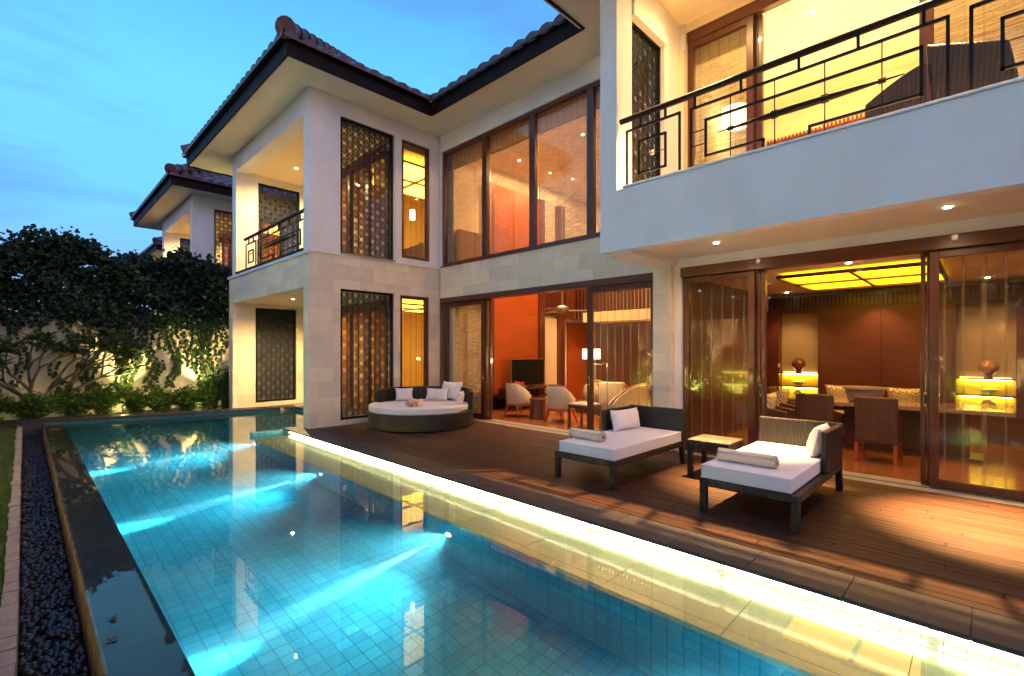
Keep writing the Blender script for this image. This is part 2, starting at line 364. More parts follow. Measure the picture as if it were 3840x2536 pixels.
def area(name, loc, to, sx, sy, power, col, parent=None):
    l = bpy.data.lights.new(name, 'AREA'); l.energy = power; l.color = col; l.shape = 'RECTANGLE'; l.size = sx; l.size_y = sy
    o = bpy.data.objects.new(name, l); COL.objects.link(o); o.location = loc
    o.rotation_euler = (Vector(to) - Vector(loc)).to_track_quat('-Z', 'Y').to_euler()
    if parent is not None: adopt(o, parent)
    return o
WARM = (1.0, .66, .34); YEL = (1.0, .70, .28)
lampface = emis('lamp_face', (1.0, .86, .60), 28)
lamptrim = pbr('lamp_trim', (.7, .68, .64), .4)
def downlight(x, y, z, parent, power=40, size=110, col=WARM, to=None, blend=.6):
    t = MB().lathe([(.038, 0), (.055, 0), (.055, -.006), (.040, -.010)], 20, (x, y, z - .001)).build('downlight', lamptrim, parent, smooth=False)
    MB().lathe([(.0, -.004), (.034, -.006)], 16, (x, y, z - .014)).build('lamp_face', lampface, t)
    spot('downlight_beam', (x, y, z - .03), to or (x, y, 0), power, size, col, t, blend, .03)
    return t

def lattice_mesh(wd, ht, p=.135, bw=.016, th=.014):
    """interlaced screen in local x (0..wd), z (0..ht), thickness in y"""
    mb = MB(); nx = max(1, round(wd / p)); nz_ = max(1, round(ht / p)); px = wd / nx; pz = ht / nz_
    for i in range(1, nx): mb.box(i * px - bw / 2, i * px + bw / 2, -th / 2, th / 2, 0, ht)
    for j in range(1, nz_): mb.box(0, wd, -th / 2 + .002, th / 2 - .002, j * pz - bw / 2, j * pz + bw / 2)
    for i in range(nx):
        for j in range(nz_):
            cx, cz = (i + .5) * px, (j + .5) * pz; r = .5 * px
            if (i + j) % 2 == 0:
                for sx in (1, -1):
                    mb.bar((i * px, 0, cz - sx * pz / 2), ((i + 1) * px, 0, cz + sx * pz / 2), bw * .8, th * .7, (0, 1, 0))
            pts = [(cx + r * .72 * math.cos(a), cz + r * .72 * math.sin(a)) for a in [k * math.pi / 5 for k in range(10)]]
            for k in range(10):
                a, b = pts[k], pts[(k + 1) % 10]; mb.bar((a[0], 0, a[1]), (b[0], 0, b[1]), bw * .8, th * .8, (0, 1, 0))
    return mb
def lattice(parent, axis, pos, a0, a1, z0, z1, fr=.05, label=None):
    wd = a1 - a0; ht = z1 - z0
    mb = MB(); mb.box(0, fr, -.035, .035, 0, ht); mb.box(wd - fr, wd, -.035, .035, 0, ht); mb.box(fr, wd - fr, -.035, .035, 0, fr); mb.box(fr, wd - fr, -.035, .035, ht - fr, ht)
    lm = lattice_mesh(wd - 2 * fr, ht - 2 * fr); lm.v = [(x + fr, y, z + fr) for x, y, z in lm.v]
    def place(m):
        m.v = [(pos + y, a0 + x, z0 + z) if axis == 'x' else (a0 + x, pos + y, z0 + z) for x, y, z in m.v]
    place(mb); place(lm)
    f = mb.build('lattice_screen', black, parent, label=label); lm.build('lattice', blackl, f); return f
def window(parent, axis, pos, a0, a1, z0, z1, fw=.07, dep=.07, name='window', mat=None, fmat=None, bl=None, bo=.12, handle=None, sgn=1, roll=0):
    """framed pane; bl = blind material hung bo behind the glass"""
    mat = mat or glass; fmat = fmat or woodd
    def B(mb, x0, x1, y0, y1, q0, q1):
        if axis == 'y': mb.box(x0, x1, pos + y0, pos + y1, q0, q1)
        else: mb.box(pos + y0, pos + y1, x0, x1, q0, q1)
    f = MB(); B(f, a0, a0 + fw, -dep / 2, dep / 2, z0, z1); B(f, a1 - fw, a1, -dep / 2, dep / 2, z0, z1)
    B(f, a0 + fw, a1 - fw, -dep / 2, dep / 2, z0, z0 + fw); B(f, a0 + fw, a1 - fw, -dep / 2, dep / 2, z1 - fw, z1)
    fo = f.build(name, fmat, parent, bevel=.004)
    g = MB(); B(g, a0 + fw - .01, a1 - fw + .01, -.004, .004, z0 + fw - .01, z1 - fw + .01); g.build('pane', mat, fo)
    if bl:
        b = MB(); B(b, a0 + .02, a1 - .02, sgn * bo, sgn * bo + .004, z0 + .03, z1 - .02 - roll); b.build('blind', bl, fo)
        if roll:
            b = MB(); B(b, a0 + .02, a1 - .02, sgn * bo - .03, sgn * bo + .03, z1 - roll, z1 - .02); b.build('rolled_blind', blindd, fo)
    if handle is not None:
        h = MB(); q = a0 + handle if handle > 0 else a1 + handle
        B(h, q - .016, q + .016, -dep / 2 - .006, -dep / 2 + .01, .93, 1.10); hh = h.build('handle', brass, fo, bevel=.012)
        h2 = MB(); B(h2, q - .008, q + .008, -dep / 2 - .009, -dep / 2 - .004, .96, 1.07); h2.build('handle_recess', black, hh)
    return fo

def roof_plane(mb, P, u, n, u0, u1, l0, l1, slope, vmax, wl=.33, row=.36, amp=.085, z=7.2):
    """tiled slope. P(eave origin xy), u unit along eave, n unit inward. left edge u0+l0*v .. right edge u1+l1*v"""
    sub = 6; du = wl / sub; v = 0.0; tn = math.tan(slope)
    while v < vmax - 1e-6:
        v1 = min(v + row, vmax)
        lo = min(u0 + l0 * v, u0 + l0 * v1); hi = max(u1 + l1 * v, u1 + l1 * v1)
        if hi <= lo: break
        i0 = math.floor(lo / du); i1 = math.ceil(hi / du); base = len(mb.v); cnt = 0
        for i in range(i0, i1 + 1):
            ph = (i % sub) / sub
            hgt = amp * math.sin(math.pi * ph) ** .7 if ph < .72 else -amp * .25 * math.sin(math.pi * (ph - .72) / .28)
            for k, (vv, lift) in enumerate(((v - .03, .035), (v - .03, .012), (v1, .012))):
                uu = min(max(i * du, u0 + l0 * vv), u1 + l1 * vv)
                hh = hgt + lift if k != 1 else (hgt + lift - .0)
                x = P[0] + u[0] * uu + n[0] * vv; y = P[1] + u[1] * uu + n[1] * vv
                mb.v.append((x, y, z + vv * tn + (hgt + lift if k != 1 else -.01)))
            cnt += 1
        for c in range(cnt - 1):
            a = base + c * 3; b = a + 3
            mb.f.append((a, b, b + 2, a + 2)); mb.f.append((a + 1, b + 1, b, a))
        v = v1
def hipcap(parent, pts, r=.13, mat=None):
    a = Vector(pts[0]); b = Vector(pts[1]); d = b - a; L = d.length; d.normalize(); mb = MB(); s = 0
    while s < L:
        e = min(s + .40, L); k = 1.2 if s == 0 else 1
        mb.tube([a + d * s, a + d * (s + .06), a + d * (e + .03)], [r * 1.22 * k, r * 1.12 * k, r * .95], 14); s = e
    return mb.build('hip_cap', mat or tilecap, parent, autos=True)
# ================================================================== ground, deck, pool
WL = -.10           # water level
g = MB()
g.box(-400, 400, -400, -2.9, -1.8, -.12); g.box(-400, -15.55, -2.9, 400, -1.8, -.10); g.box(2.8, 400, -2.9, 400, -1.8, -.10); g.box(-15.55, 2.8, 7.0, 400, -1.8, -.12)
struct(g, 'ground', soilm)
g = MB(); g.box(-15.55, 2.8, -2.9, -.12, -1.8, -.14); struct(g, 'lawn', lawnm)
# deck boards
d = MB(); y = 4.135; rr = random.Random(3)
while y < 7.1:
    x = -9.70
    while x < 3.2:
        L = rr.uniform(1.8, 3.2); x1 = min(x + L, 3.2); d.box(x, x1 - .003, y, y + .088, -.03, rr.uniform(-.0015, .0015)); x = x1
    y += .0945
struct(d, 'deck', deckm, bevel=.003, seg=1)
d = MB(); d.box(-9.9, 3.2, 4.13, 7.2, -.5, -.035); struct(d, 'deck_substructure', black)

pool = thing('swimming_pool', 'long aqua tiled swimming pool with lit stone ledge and dark overflow edge beside the deck', 'swimming pool', (-6, 2, -.10))
PF = -1.28
pw = MB()
pw.box(-15.8, 2.8, .40, 6.2, PF - .1, PF)                       # floor
pw.box(-15.4, 2.6, .45, .62, PF, -.125)                         # wall under the overflow edge
pw.box(-10.2, 2.6, 3.13, 3.40, PF, -.41)                        # wall under the ledge
pw.box(-10.35, -10.2, 3.13, 5.35, PF, -.033)                    # side of the covered bay
pw.box(2.6, 2.75, .2, 4.1, PF, -.09)
pw.add([(-15.30, -.1, PF), (-13.92, 5.4, PF), (-14.1, 5.45, PF), (-15.5, -.1, PF), (-15.30, -.1, -.062), (-13.92, 5.4, -.062), (-14.1, 5.45, -.062), (-15.5, -.1, -.062)],
       [(0, 3, 2, 1), (4, 5, 6, 7), (0, 1, 5, 4), (1, 2, 6, 5), (2, 3, 7, 6), (3, 0, 4, 7)])
pw.box(-14.0, -10.2, 5.38, 5.5, PF, -.062)
pw.build('pool_basin', pooltile, pool)
st = MB()                                                        # slate coping
x = -10.25
while x < 3.2: st.box(x, x + .597, 3.71, 4.125, -.032, 0); x += .6
st.box(-10.25, -9.98, 4.13, 5.3, -.032, 0); st.box(-10.2, 3.15, 3.718, 4.12, -.028, -.010)
st.build('coping', copingm, pool, bevel=.004)
fc = MB(); n = 7
for k in range(n):
    t0, t1 = k / n, (k + 1) / n - .002
    a = (-15.25 + 1.38 * t0, -.1 + 5.5 * t0); b = (-15.25 + 1.38 * t1, -.1 + 5.5 * t1)
    fc.prism([a, b, (b[0] - .40, b[1] + .1), (a[0] - .40, a[1] + .1)], -.06, 0)
fc.box(-13.83, -10.26, 5.36, 5.95, -.06, 0); fc.box(-15.40, -15.17, -.13, .312, -1.0, -.064)
fc.build('far_coping', copingm, pool, bevel=.004)
lg = MB(); x = -10.2
while x < 2.6:
    x1 = min(x + .9, 2.6)
    lg.box(x, x1 - .004, 3.215, 3.78, -.43, -.36); lg.box(x, x1 - .004, 3.11, 3.211, -.43, -.36); x += .9
lg.build('ledge', ledgem, pool, bevel=.004)
f = MB(); f.box(-10.2, 2.6, 3.77, 4.10, -.42, -.0325)
f.build('riser', fasciatile, pool)
tube_light = emis('ledge_lamp', (1.0, .98, .56), 14)
x = -9.95
while x < 2.3:
    for zz, rr_ in ((-.062, .014), (-.335, .011)): MB().tube([(x, 3.745, zz), (x + 1.17, 3.745, zz)], rr_, 8).build('strip_light', tube_light, pool)
    x += 1.22
ie = MB(); ie.box(-15.4, 2.6, .315, .63, -.9, -.106); ie.build('overflow_edge', edgem, pool, bevel=.003)
ie = MB(); ie.box(-15.4, 2.6, .295, .314, -.9, -.112); ie.build('overflow_face', overface, pool)
tr = MB(); tr.box(-15.4, 2.6, -.03, .294, -1.0, -.46); tr.build('pebble_trough', black, pool)
kb = MB(); x = -15.4; rr = random.Random(5)
while x < 2.6:
    L = rr.uniform(.16, .3); kb.box(x, x + L - .008, -.115 + rr.uniform(-.012, .012), -.03 + rr.uniform(-.005, .005), -.75, -.10 + rr.uniform(-.006, .006)); x += L
struct(kb, 'kerb', trimstone, bevel=.006)
# water: a closed body, refracting surface, faint scattering inside
m, t, o = newmat('pool_water')
gl = nn(t, 'ShaderNodeBsdfGlass', {'IOR': 1.33, 'Roughness': 0.0, 'Color': (1, 1, 1, 1)})
n1 = nn(t, 'ShaderNodeTexNoise', {'Vector': objco(t), 'Scale': 5.0, 'Detail': 3})
bp = nn(t, 'ShaderNodeBump', {'Height': n1.outputs[0], 'Strength': .10, 'Distance': .004}); t.links.new(bp.outputs[0], gl.inputs['Normal'])
t.links.new(gl.outputs[0], o.inputs['Surface'])
vs_ = nn(t, 'ShaderNodeVolumeScatter', {'Color': (.55, .9, 1, 1), 'Density': .12, 'Anisotropy': .1})
va = nn(t, 'ShaderNodeVolumeAbsorption', {'Color': (.25, .80, .92, 1), 'Density': .19})
ad = nn(t, 'ShaderNodeAddShader'); t.links.new(vs_.outputs[0], ad.inputs[0]); t.links.new(va.outputs[0], ad.inputs[1]); t.links.new(ad.outputs[0], o.inputs['Volume'])
wa = MB()
wa.prism([(-15.42, .30), (2.63, .30), (2.63, 3.80), (-10.23, 3.80), (-10.23, 5.42), (-14.03, 5.42), (-15.35, .35)], PF - .04, WL)
wo = struct(wa, 'water', m)
# underwater lamps
plf = emis('pool_lamp_face', (.8, 1, 1), 30)
for i, px in enumerate((-9.98, -7.05, -3.98, -.92)):
    yy = 3.129
    lf = MB().tube([(px, yy + .01, -.70), (px, yy - .03, -.70)], .055, 16); lo = lf.build('underwater_lamp', lamptrim, pool)
    lf = MB().tube([(px, yy - .031, -.70), (px, yy - .036, -.70)], .036, 16); lf.build('lamp_face', plf, lo)
    spot('pool_beam', (px, yy - .042, -.70), (px, .62, -1.25), 6500, 11.5, (.42, .96, 1.0), lo, 1.0, .01)
    spot('pool_glow', (px, yy - .05, -.70), (px, 0, -.70), 330, 112, (.22, .85, 1.0), lo, 1.0, .01)

# pebbles, one uncountable mass
pb = MB(); rr = random.Random(11)
ico = [(0, 0, 1)] + [(math.cos(a) * .87, math.sin(a) * .87, .4) for a in [k * 1.2566 for k in range(5)]] + [(math.cos(a) * .87, math.sin(a) * .87, -.4) for a in [k * 1.2566 + .63 for k in range(5)]] + [(0, 0, -1)]
icf = [(0, 1 + k, 1 + (k + 1) % 5) for k in range(5)] + [(1 + k, 6 + k, 1 + (k + 1) % 5) for k in range(5)] + [(1 + (k + 1) % 5, 6 + k, 6 + (k + 1) % 5) for k in range(5)] + [(11, 6 + (k + 1) % 5, 6 + k) for k in range(5)]
for k in range(5200):
    x = -15.3 + 13.3 * rr.random(); y = rr.uniform(-.015, .28); r = rr.uniform(.018, .036); a = rr.uniform(0, 6.28); e = rr.uniform(.55, .8)
    ca, sa = math.cos(a), math.sin(a); z = -.445 + rr.uniform(0, .05)
    pb.add([(x + (p[0] * ca * 1.3 - p[1] * sa) * r, y + (p[0] * sa * 1.3 + p[1] * ca) * r, z + p[2] * r * e) for p in ico], icf)
pb.build('pebbles', pebm, smooth=True, kind='stuff')
# grass
gr = MB(); rr = random.Random(12)
for k in range(26000):
    x = -15 + 13.5 * rr.random() ** .8; y = -.115 - 1.1 * rr.random() ** 1.4; h_ = rr.uniform(.03, .085); a = rr.uniform(0, 6.28); dx, dy = math.cos(a), math.sin(a); wv = .0035
    lx, ly = rr.uniform(-.03, .03), rr.uniform(-.03, .03)
    gr.add([(x - dy * wv, y + dx * wv, -.150), (x + dy * wv, y - dx * wv, -.150), (x + lx * .5 + dy * wv * .7, y + ly * .5 - dx * wv * .7, -.145 + h_ * .6), (x + lx * .5 - dy * wv * .7, y + ly * .5 + dx * wv * .7, -.145 + h_ * .6), (x + lx, y + ly, -.145 + h_)], [(0, 1, 2, 3), (3, 2, 4)])
gr.build('grass', grassm, kind='stuff')

# ================================================================== wing shell used by the villa and the villas beyond
SL = R(30)
def railing(parent, axis_y, x0, x1, zb, zt, full=True, mir=False):
    """iron balcony railing in the plane y = axis_y, standing on zb, hand rail at zt"""
    rl = MB(); T = .026
    def P(x, z): return (x, axis_y, z)
    rail = MB(); rail.tube([P(x0 - .1, zt), P(x1 + .1, zt)], .038, 12)
    r = rail.build('railing', black, parent, autos=True)
    def path(pts):
        for a, b in zip(pts, pts[1:]):
            d = (Vector(b) - Vector(a)).normalized() * T / 2
            rl.bar(Vector(a) - d, Vector(b) + d, T, T, (0, 1, 0))
    H = zt - zb; A = zt - .17; B = zt - .36; Cc = zb + .12
    def sq(a, s):
        path([P(a, zb), P(a, A + .01), P(a + s * .75, A + .01), P(a + s * .75, zb)])
        path([P(a + s * .19, Cc + .02), P(a + s * .19, B + .01), P(a + s * .56, B + .01), P(a + s * .56, Cc + .02), P(a + s * .19, Cc + .02)])
        for q in (.21, .56): rl.bar(P(a + s * q, A), P(a + s * q, zt), T, T, (0, 1, 0))
    sq(x0, 1)
    if full: sq(x1, -1)
    c0 = x0 + .90; c1 = (x1 - .90) if full else x1
    path([P(c0, zb), P(c0, A), P(c1, A), P(c1, zb)])
    mid = (c0 + c1) / 2
    path([P(mid - .35, zb), P(mid - .35, Cc), P(c0 + .18, Cc), P(c0 + .18, B), P(c1 - .18, B), P(c1 - .18, Cc), P(mid + .10, Cc), P(mid + .10, zb)])
    for q in (.19, .38): rl.bar(P(c0, zb + (zt - zb) * q + .1), P(c0 + .18, zb + (zt - zb) * q + .1), .012)
    L = c1 - c0
    for k in range(1, 5): rl.bar(P(c0 + L * k / 5.0, zb), P(c0 + L * k / 5.0, A), .010)
    for k in (.02, .25, .5, .72, .93): rl.bar(P(c0 + L * k, A), P(c0 + L * k, zt), T, T, (0, 1, 0))
    rl.build('rail_bars', black, r)
    sp = MB(); zs = zb + .36; s0, s1 = c0 + .32, c1 - .30; pts = []; rs = []
    for k in range(17):
        t_ = k / 16; pts.append(P(s0 + (s1 - s0) * t_, zs)); rs.append(.006 + .032 * math.sin(math.pi * t_) ** 1.2)
    sp.tube(pts, rs, 10)
    for k in range(1, 5): sp.tube([P(c0 + L * k / 5.0 - .03, zs), P(c0 + L * k / 5.0 + .03, zs)], .028 if k in (1, 4) else .046, 8)
    sp.build('spindle', black, r, autos=True)
    for (q, s) in ((x0, 1),) + (((x1, -1),) if full else ()):
        MB().lathe([(.0, -.032), (.022, -.022), (.032, 0), (.022, .022), (0, .032)], 12, P(q + s * .375, zb + .36)).build('knob', brass, r, smooth=True)
        m_ = MB().bar(P(q + s * .19, zb + .36), P(q + s * .56, zb + .36), .008); m_.build('knob_rod', black, r)
    return r

def wing(v, dx, near=True):
    X = lambda q: q + dx
    # --- ground storey in stone
    s = MB()
    s.holes('x', X(-9.98), X(-9.72), 4.68, 7.3 if near else 12, -.05 if near else -.3, 3.60, [(4.70, 6.0, .10, 2.90), (6.16, 6.98, .22, 2.88)])
    s.box(X(-9.98), X(-9.72), 4.03, 4.68, -.06 if near else -.3, 3.60)
    s.box(X(-14.75), X(-9.98), 4.03, 4.26, 2.89, 3.60)                     # band over the arch
    s.box(X(-15.08), X(-14.75), 4.03, 4.60, -.4, 3.60)
    s.holes('x', X(-15.00), X(-14.78), 4.60, 12.0, -.4, 3.60, [(4.62, 5.76, .09, 2.80)])
    s.build('stone_wall', stone, v)
    cp = MB(); cp.box(X(-15.12), X(-9.70), 3.995, 4.0295, 3.56, 3.625); cp.box(X(-9.719), X(-9.685), 4.03, 7.29 if near else 12, 3.60, 3.625); cp.build('string_course', white, v)
    # --- upper storey in white render
    u = MB()
    u.box(X(-10.0), X(-9.70), 4.04, 4.68, 3.625, 6.92)
    u.holes('x', X(-9.96), X(-9.72), 4.68, 7.3 if near else 12, 3.625, 6.92, [(4.70, 6.02, 3.65, 6.56), (6.20, 7.0, 3.76, 6.54)])
    u.box(X(-14.82), X(-14.5), 4.04, 4.60, 3.625, 6.92)
    u.holes('x', X(-14.80), X(-14.62), 4.60, 12, 3.625, 6.92, [(4.60, 5.80, 3.64, 6.33)])
    u.box(X(-14.5), X(-10.0), 4.04, 4.36, 6.45, 6.92)
    u.build('upper_wall', white, v)
    # terrace floor/ceilings
    c = MB(); c.box(X(-14.74), X(-9.99), 4.27, 6.0, 2.90, 3.56); c.build('floor_slab', ceilm, v)
    c = MB(); c.box(X(-14.6), X(-9.97), 4.37, 5.95, 6.50, 6.9); c.build('terrace_ceiling', ceilm, v)
    if near:
        c = MB(); c.box(X(-13.9), X(-10.0), 5.52, 6.2, -.3, -.012); c.box(X(-14.75), X(-13.95), 5.0, 6.2, -.3, -.012); c.build('terrace_floor', thresh, v)
    b = MB(); b.box(X(-14.60), X(-9.98), 5.96, 6.10, 3.2, 3.6); b.box(X(-14.60), X(-13.9), 5.96, 6.1, -.2, 3.2); b.box(X(-14.60), X(-13.9), 5.96, 6.1, 3.6, 6.9)
    b.box(X(-13.9), X(-9.99), 5.96, 6.1, 2.62, 3.19); b.box(X(-13.9), X(-9.99), 5.96, 6.1, 6.28, 6.9); b.build('terrace_back_wall', cream, v)
    for z0, z1 in ((.0, 2.62), (3.62, 6.28)):
        for k in range(4):
            a0 = X(-13.9) + k * .976
            window(v, 'y', 6.03, a0, a0 + .976, z0, z1, .08, .09, 'sliding_door', bl=curtain, bo=.14)
    for zz in (2.60, 6.24): MB().box(X(-13.95), X(-9.99), 5.90, 5.955, zz, zz + .16).build('door_head', woodx, v)
    # screens
    for z0, z1 in ((.10, 2.90), (3.65, 6.56)): lattice(v, 'x', X(-9.80), 4.705, 5.995, z0, z1)
    lattice(v, 'x', X(-14.86), 4.625, 5.755, .10, 2.79); lattice(v, 'x', X(-14.70), 4.605, 5.795, 3.65, 6.325)
    if near: sl = MB(); sl.box(X(-9.79), X(-9.66), 4.70, 6.0, 3.63, 3.66); sl.build('screen_sill', greysteel, v)
    # narrow windows
    window(v, 'x', X(-9.79), 6.165, 6.975, .225, 2.875, .07, .09, bl=blindy, bo=-.12)
    window(v, 'x', X(-9.79), 6.205, 6.995, 3.765, 6.535, .07, .09, bl=blindy, bo=-.12, roll=.12)
    # railing on a dark plinth bar
    kb = MB(); kb.box(X(-14.5), X(-10.0), 4.02, 4.10, 3.626, 3.70); kb.build('railing_base', greysteel if False else black, v)
    railing(v, 4.07, X(-13.75), X(-10.05), 3.70, 4.49, full=False)
    # roof
    sf = MB(); sf.box(X(-16.42), X(-8.99), 3.36, 4.03 if False else 12.5, 6.925, 6.96); sf.build('soffit', soffitm, v)
    fb = MB(); fb.box(X(-16.48), X(-8.93), 3.30, 3.335, 6.90, 7.20); fb.box(X(-8.965), X(-8.93), 3.336, 6.47 if near else 12.5, 6.90, 7.20); fb.box(X(-16.48), X(-16.445), 3.336, 12.5, 6.90, 7.20)
    fb.build('fascia', fascia, v)
    rf = MB(); ex = .07
    roof_plane(rf, (X(-16.48 - ex), 3.3 - ex), (1, 0), (0, 1), 0, 7.55 + 2 * ex, 1, -1, SL, 3.7)
    roof_plane(rf, (X(-8.93 + ex), 3.3 - ex), (0, 1), (-1, 0), 0, 3.17 if near else 9, 1, 1 if near else 0, SL, 3.7)
    roof_plane(rf, (X(-16.48 - ex), 3.3 - ex), (0, 1), (1, 0), 0, 9, 1, 0, SL, 3.7)
    rf.build('roof', tile, v, autos=True)
    tn = math.tan(SL)
    hipcap(v, [(X(-8.93 + .02), 3.3 - .02, 7.36), (X(-8.93 - 3.7), 3.3 + 3.7, 7.36 + 3.72 * tn)])
    hipcap(v, [(X(-16.48 - .02), 3.3 - .02, 7.34), (X(-16.48 + 3.7), 7.0, 7.34 + 3.72 * tn)])
    # lamps
    downlight(X(-13.2), 5.14, 6.50, v, 420, 165, YEL)
    downlight(X(-12.55), 4.80, 2.90, v, 650, 165, YEL)

def wing_rooms(v, dx):
    X = lambda q: q + dx
    for z0, z1 in ((-.02, 3.0), (3.6, 6.75)):
        i = MB(); i.box(X(-14.6), X(-9.99), 11.0, 11.15, z0, z1); i.box(X(-14.6), X(-14.5), 6.1, 11.0, z0, z1); i.box(X(-9.99), X(-9.98), 7.05, 11, z0, z1); i.box(X(-14.49), X(-10.0), 6.11, 11, z1, z1 + .1)
        i.build('room_wall', yellowwall, v)
        i = MB(); i.box(X(-14.5), X(-10), 6.11, 11, z0 - .02, z0); i.build('room_floor', woodf, v)

# ================================================================== villa
villa = thing('villa', 'two storey white and limestone villa with clay tiled hip roof, balconies and warmly lit rooms', 'villa', (-6, 8, 0))
V = villa
wing(V, 0)
wing_rooms(V, 0)
# lit coffer frames seen through the narrow windows
coffer_em = emis('coffer_glow', (1.0, .56, .07), 6)
for z in (2.82, 6.55):
    f = MB()
    for q in (-13.2, -12.0, -10.8): f.box(q - .03, q + .03, 6.9, 9.3, z - .04, z)
    for q in (6.9, 8.1, 9.3): f.box(-13.17, -10.83, q - .03, q + .03, z - .045, z - .001)
    fo = f.build('ceiling_light_frame', woodd, V)
    g = MB(); g.box(-13.1, -10.9, 7.0, 9.2, z + .002, z + .02); g.build('light_panel', coffer_em, fo)

# --- main facade
s = MB(); s.holes('y', 7.30, 7.50, -9.70, -3.87, 2.88, 3.64, []); s.build('stone_band', stone, V)
u = MB(); u.box(-9.70, -3.62, 7.30, 7.50, 6.52, 6.92); u.box(-9.71, -9.65, 7.30, 7.50, 3.66, 6.52); u.build('upper_wall', white, V)
# --- columns
c = MB(); c.box(-3.87, -3.57, 7.23, 7.55, -.02, 2.95); c.build('column', stone, V)
c = MB(); c.box(-3.56, -3.44, 7.34, 7.5, -.02, 2.98); c.box(-3.44, 3.0, 7.32, 7.5, 2.90, 3.05); c.build('lintel_wall', white, V)
# --- balcony on the right
pa = MB(); pa.box(-3.87, 3.2, 5.71, 5.90, 2.96, 3.795); pa.build('balcony_parapet', white, V)
pa = MB(); pa.box(-3.5, 3.2, 5.69, 5.92, 3.797, 3.825); pa.build('parapet_cap', white, V, bevel=.004)
pa = MB(); pa.box(-3.87, -3.48, 5.901, 7.30, 2.94, 3.6); pa.build('end_beam', white, V)
pa = MB(); pa.box(-3.478, 3.2, 5.901, 7.71, 3.04, 3.58); pa.build('balcony_slab', soffitm, V)
c = MB(); c.box(-3.87, -3.60, 5.711, 6.11, 3.60, 6.92); c.build('balcony_column', white, V)
c = MB(); c.box(-3.87, -3.60, 7.09, 7.84, 3.6, 6.961); c.box(-3.86, -3.56, 6.111, 7.089, 6.40, 6.92); c.box(-3.599, -3.511, 7.62, 7.84, 3.6, 6.961); c.build('balcony_side_wall', white, V)
c = MB(); c.box(-3.509, 3.2, 7.66, 7.8, 6.83, 6.961); c.build('cornice', ceilm, V)
lattice(V, 'x', -3.70, 6.115, 7.085, 3.60, 6.395)
c = MB(); c.box(-3.86, 3.2, 5.0, 7.90, 6.962, 7.02); c.build('balcony_ceiling', ceilm, V)
railing(V, 5.78, -3.48, .67, 3.825, 4.74)
railing(V, 5.78, .90, 3.05, 3.825, 4.74, full=False)
# soffits and fascia of main part and right block
c = MB(); c.box(-8.99, -4.79, 6.53, 7.6, 6.925, 6.96); c.box(-4.79, -3.605, 4.9, 7.6, 6.925, 6.96); c.box(-3.605, 3.4, 4.2, 5.6, 6.925, 6.96); c.build('soffit', soffitm, V)
fb = MB(); fb.box(-8.93, -4.74, 6.47, 6.505, 6.90, 7.20); fb.box(-4.74, -4.705, 4.1, 6.505, 6.90, 7.20); fb.box(-4.704, 3.4, 4.1, 4.135, 6.90, 7.20); fb.build('fascia', fascia, V)
rf = MB()
roof_plane(rf, (-8.93, 6.40), (1, 0), (0, 1), -.0, 4.22, -1, 1, SL, 3.9)
roof_plane(rf, (-4.80, 4.1), (0, 1), (1, 0), 0, 2.34, 1, 1, SL, 3.9)
roof_plane(rf, (-4.80, 4.03), (1, 0), (0, 1), 0, 8, 1, 0, SL, 3.9)
rf.build('roof', tile, V, autos=True)

# --- upper windows of the living hall
xs = (-9.64, -8.10, -6.64, -5.19, -3.72)
for k in range(4): window(V, 'y', 7.38, xs[k] + .002, xs[k + 1] - .002, 3.665, 6.515, .075, .10, bl=blindu, bo=.14, roll=.42)
sl = MB(); sl.box(-9.66, -3.7, 7.27, 7.45, 3.64, 3.664); sl.build('window_sill', woodx, V)
# --- living room sliding doors
hd = MB(); hd.box(-9.70, -3.88, 7.30, 7.52, 2.76, 2.88); hd.build('door_head', woodx, V)
window(V, 'y', 7.42, -9.66, -8.16, .012, 2.755, .11, .07, 'sliding_door', bl=blindl, bo=.16, handle=-.05)
window(V, 'y', 7.50, -8.24, -8.03, .012, 2.755, .05, .07, 'sliding_door')
window(V, 'y', 7.42, -5.30, -3.89, .012, 2.755, .11, .07, 'sliding_door', bl=blind, bo=.16, handle=.05)
th = MB(); th.box(-9.70, -3.88, 7.12, 7.60, -.045, .0); th.build('threshold', thresh, V)
th = MB(); th.box(-9.70, -3.88, 7.33, 7.345, .0005, .006); th.build('door_track', black, V)
# --- dining room sliding doors
hd = MB(); hd.box(-3.44, 3.0, 7.31, 7.52, 2.75, 2.90); hd.build('door_head', woodx, V)
window(V, 'y', 7.42, -3.43, -2.36, .012, 2.745, .09, .07, 'sliding_door', bl=blind, bo=.16)
window(V, 'y', 7.50, -2.36, -2.24, .012, 2.745, .055, .07, 'sliding_door', handle=.055)
window(V, 'y', 7.50, -.54, -.44, .012, 2.745, .045, .07, 'sliding_door', handle=.045)
window(V, 'y', 7.42, -.455, 1.6, .012, 2.745, .085, .07, 'sliding_door', bl=blind, bo=.16)
th = MB(); th.box(-3.44, 3.0, 7.12, 7.60, -.045, .0); th.build('threshold', thresh, V)
th = MB(); th.box(-3.44, 3.0, 7.33, 7.345, .0005, .006); th.build('door_track', black, V)
# --- upper bedroom doors
hd = MB(); hd.box(-3.50, 3.0, 7.68, 7.80, 6.66, 6.83); hd.build('door_head', woodx, V)
window(V, 'y', 7.74, -3.5, -2.48, 3.60, 6.655, .10, .08, 'sliding_door', bl=blindu, bo=.15, roll=.3)
window(V, 'y', 7.83, -2.5, -2.38, 3.60, 6.655, .055, .08, 'sliding_door')
window(V, 'y', 7.74, -.57, 1.6, 3.60, 6.655, .14, .08, 'sliding_door', bl=blindu, bo=.15)

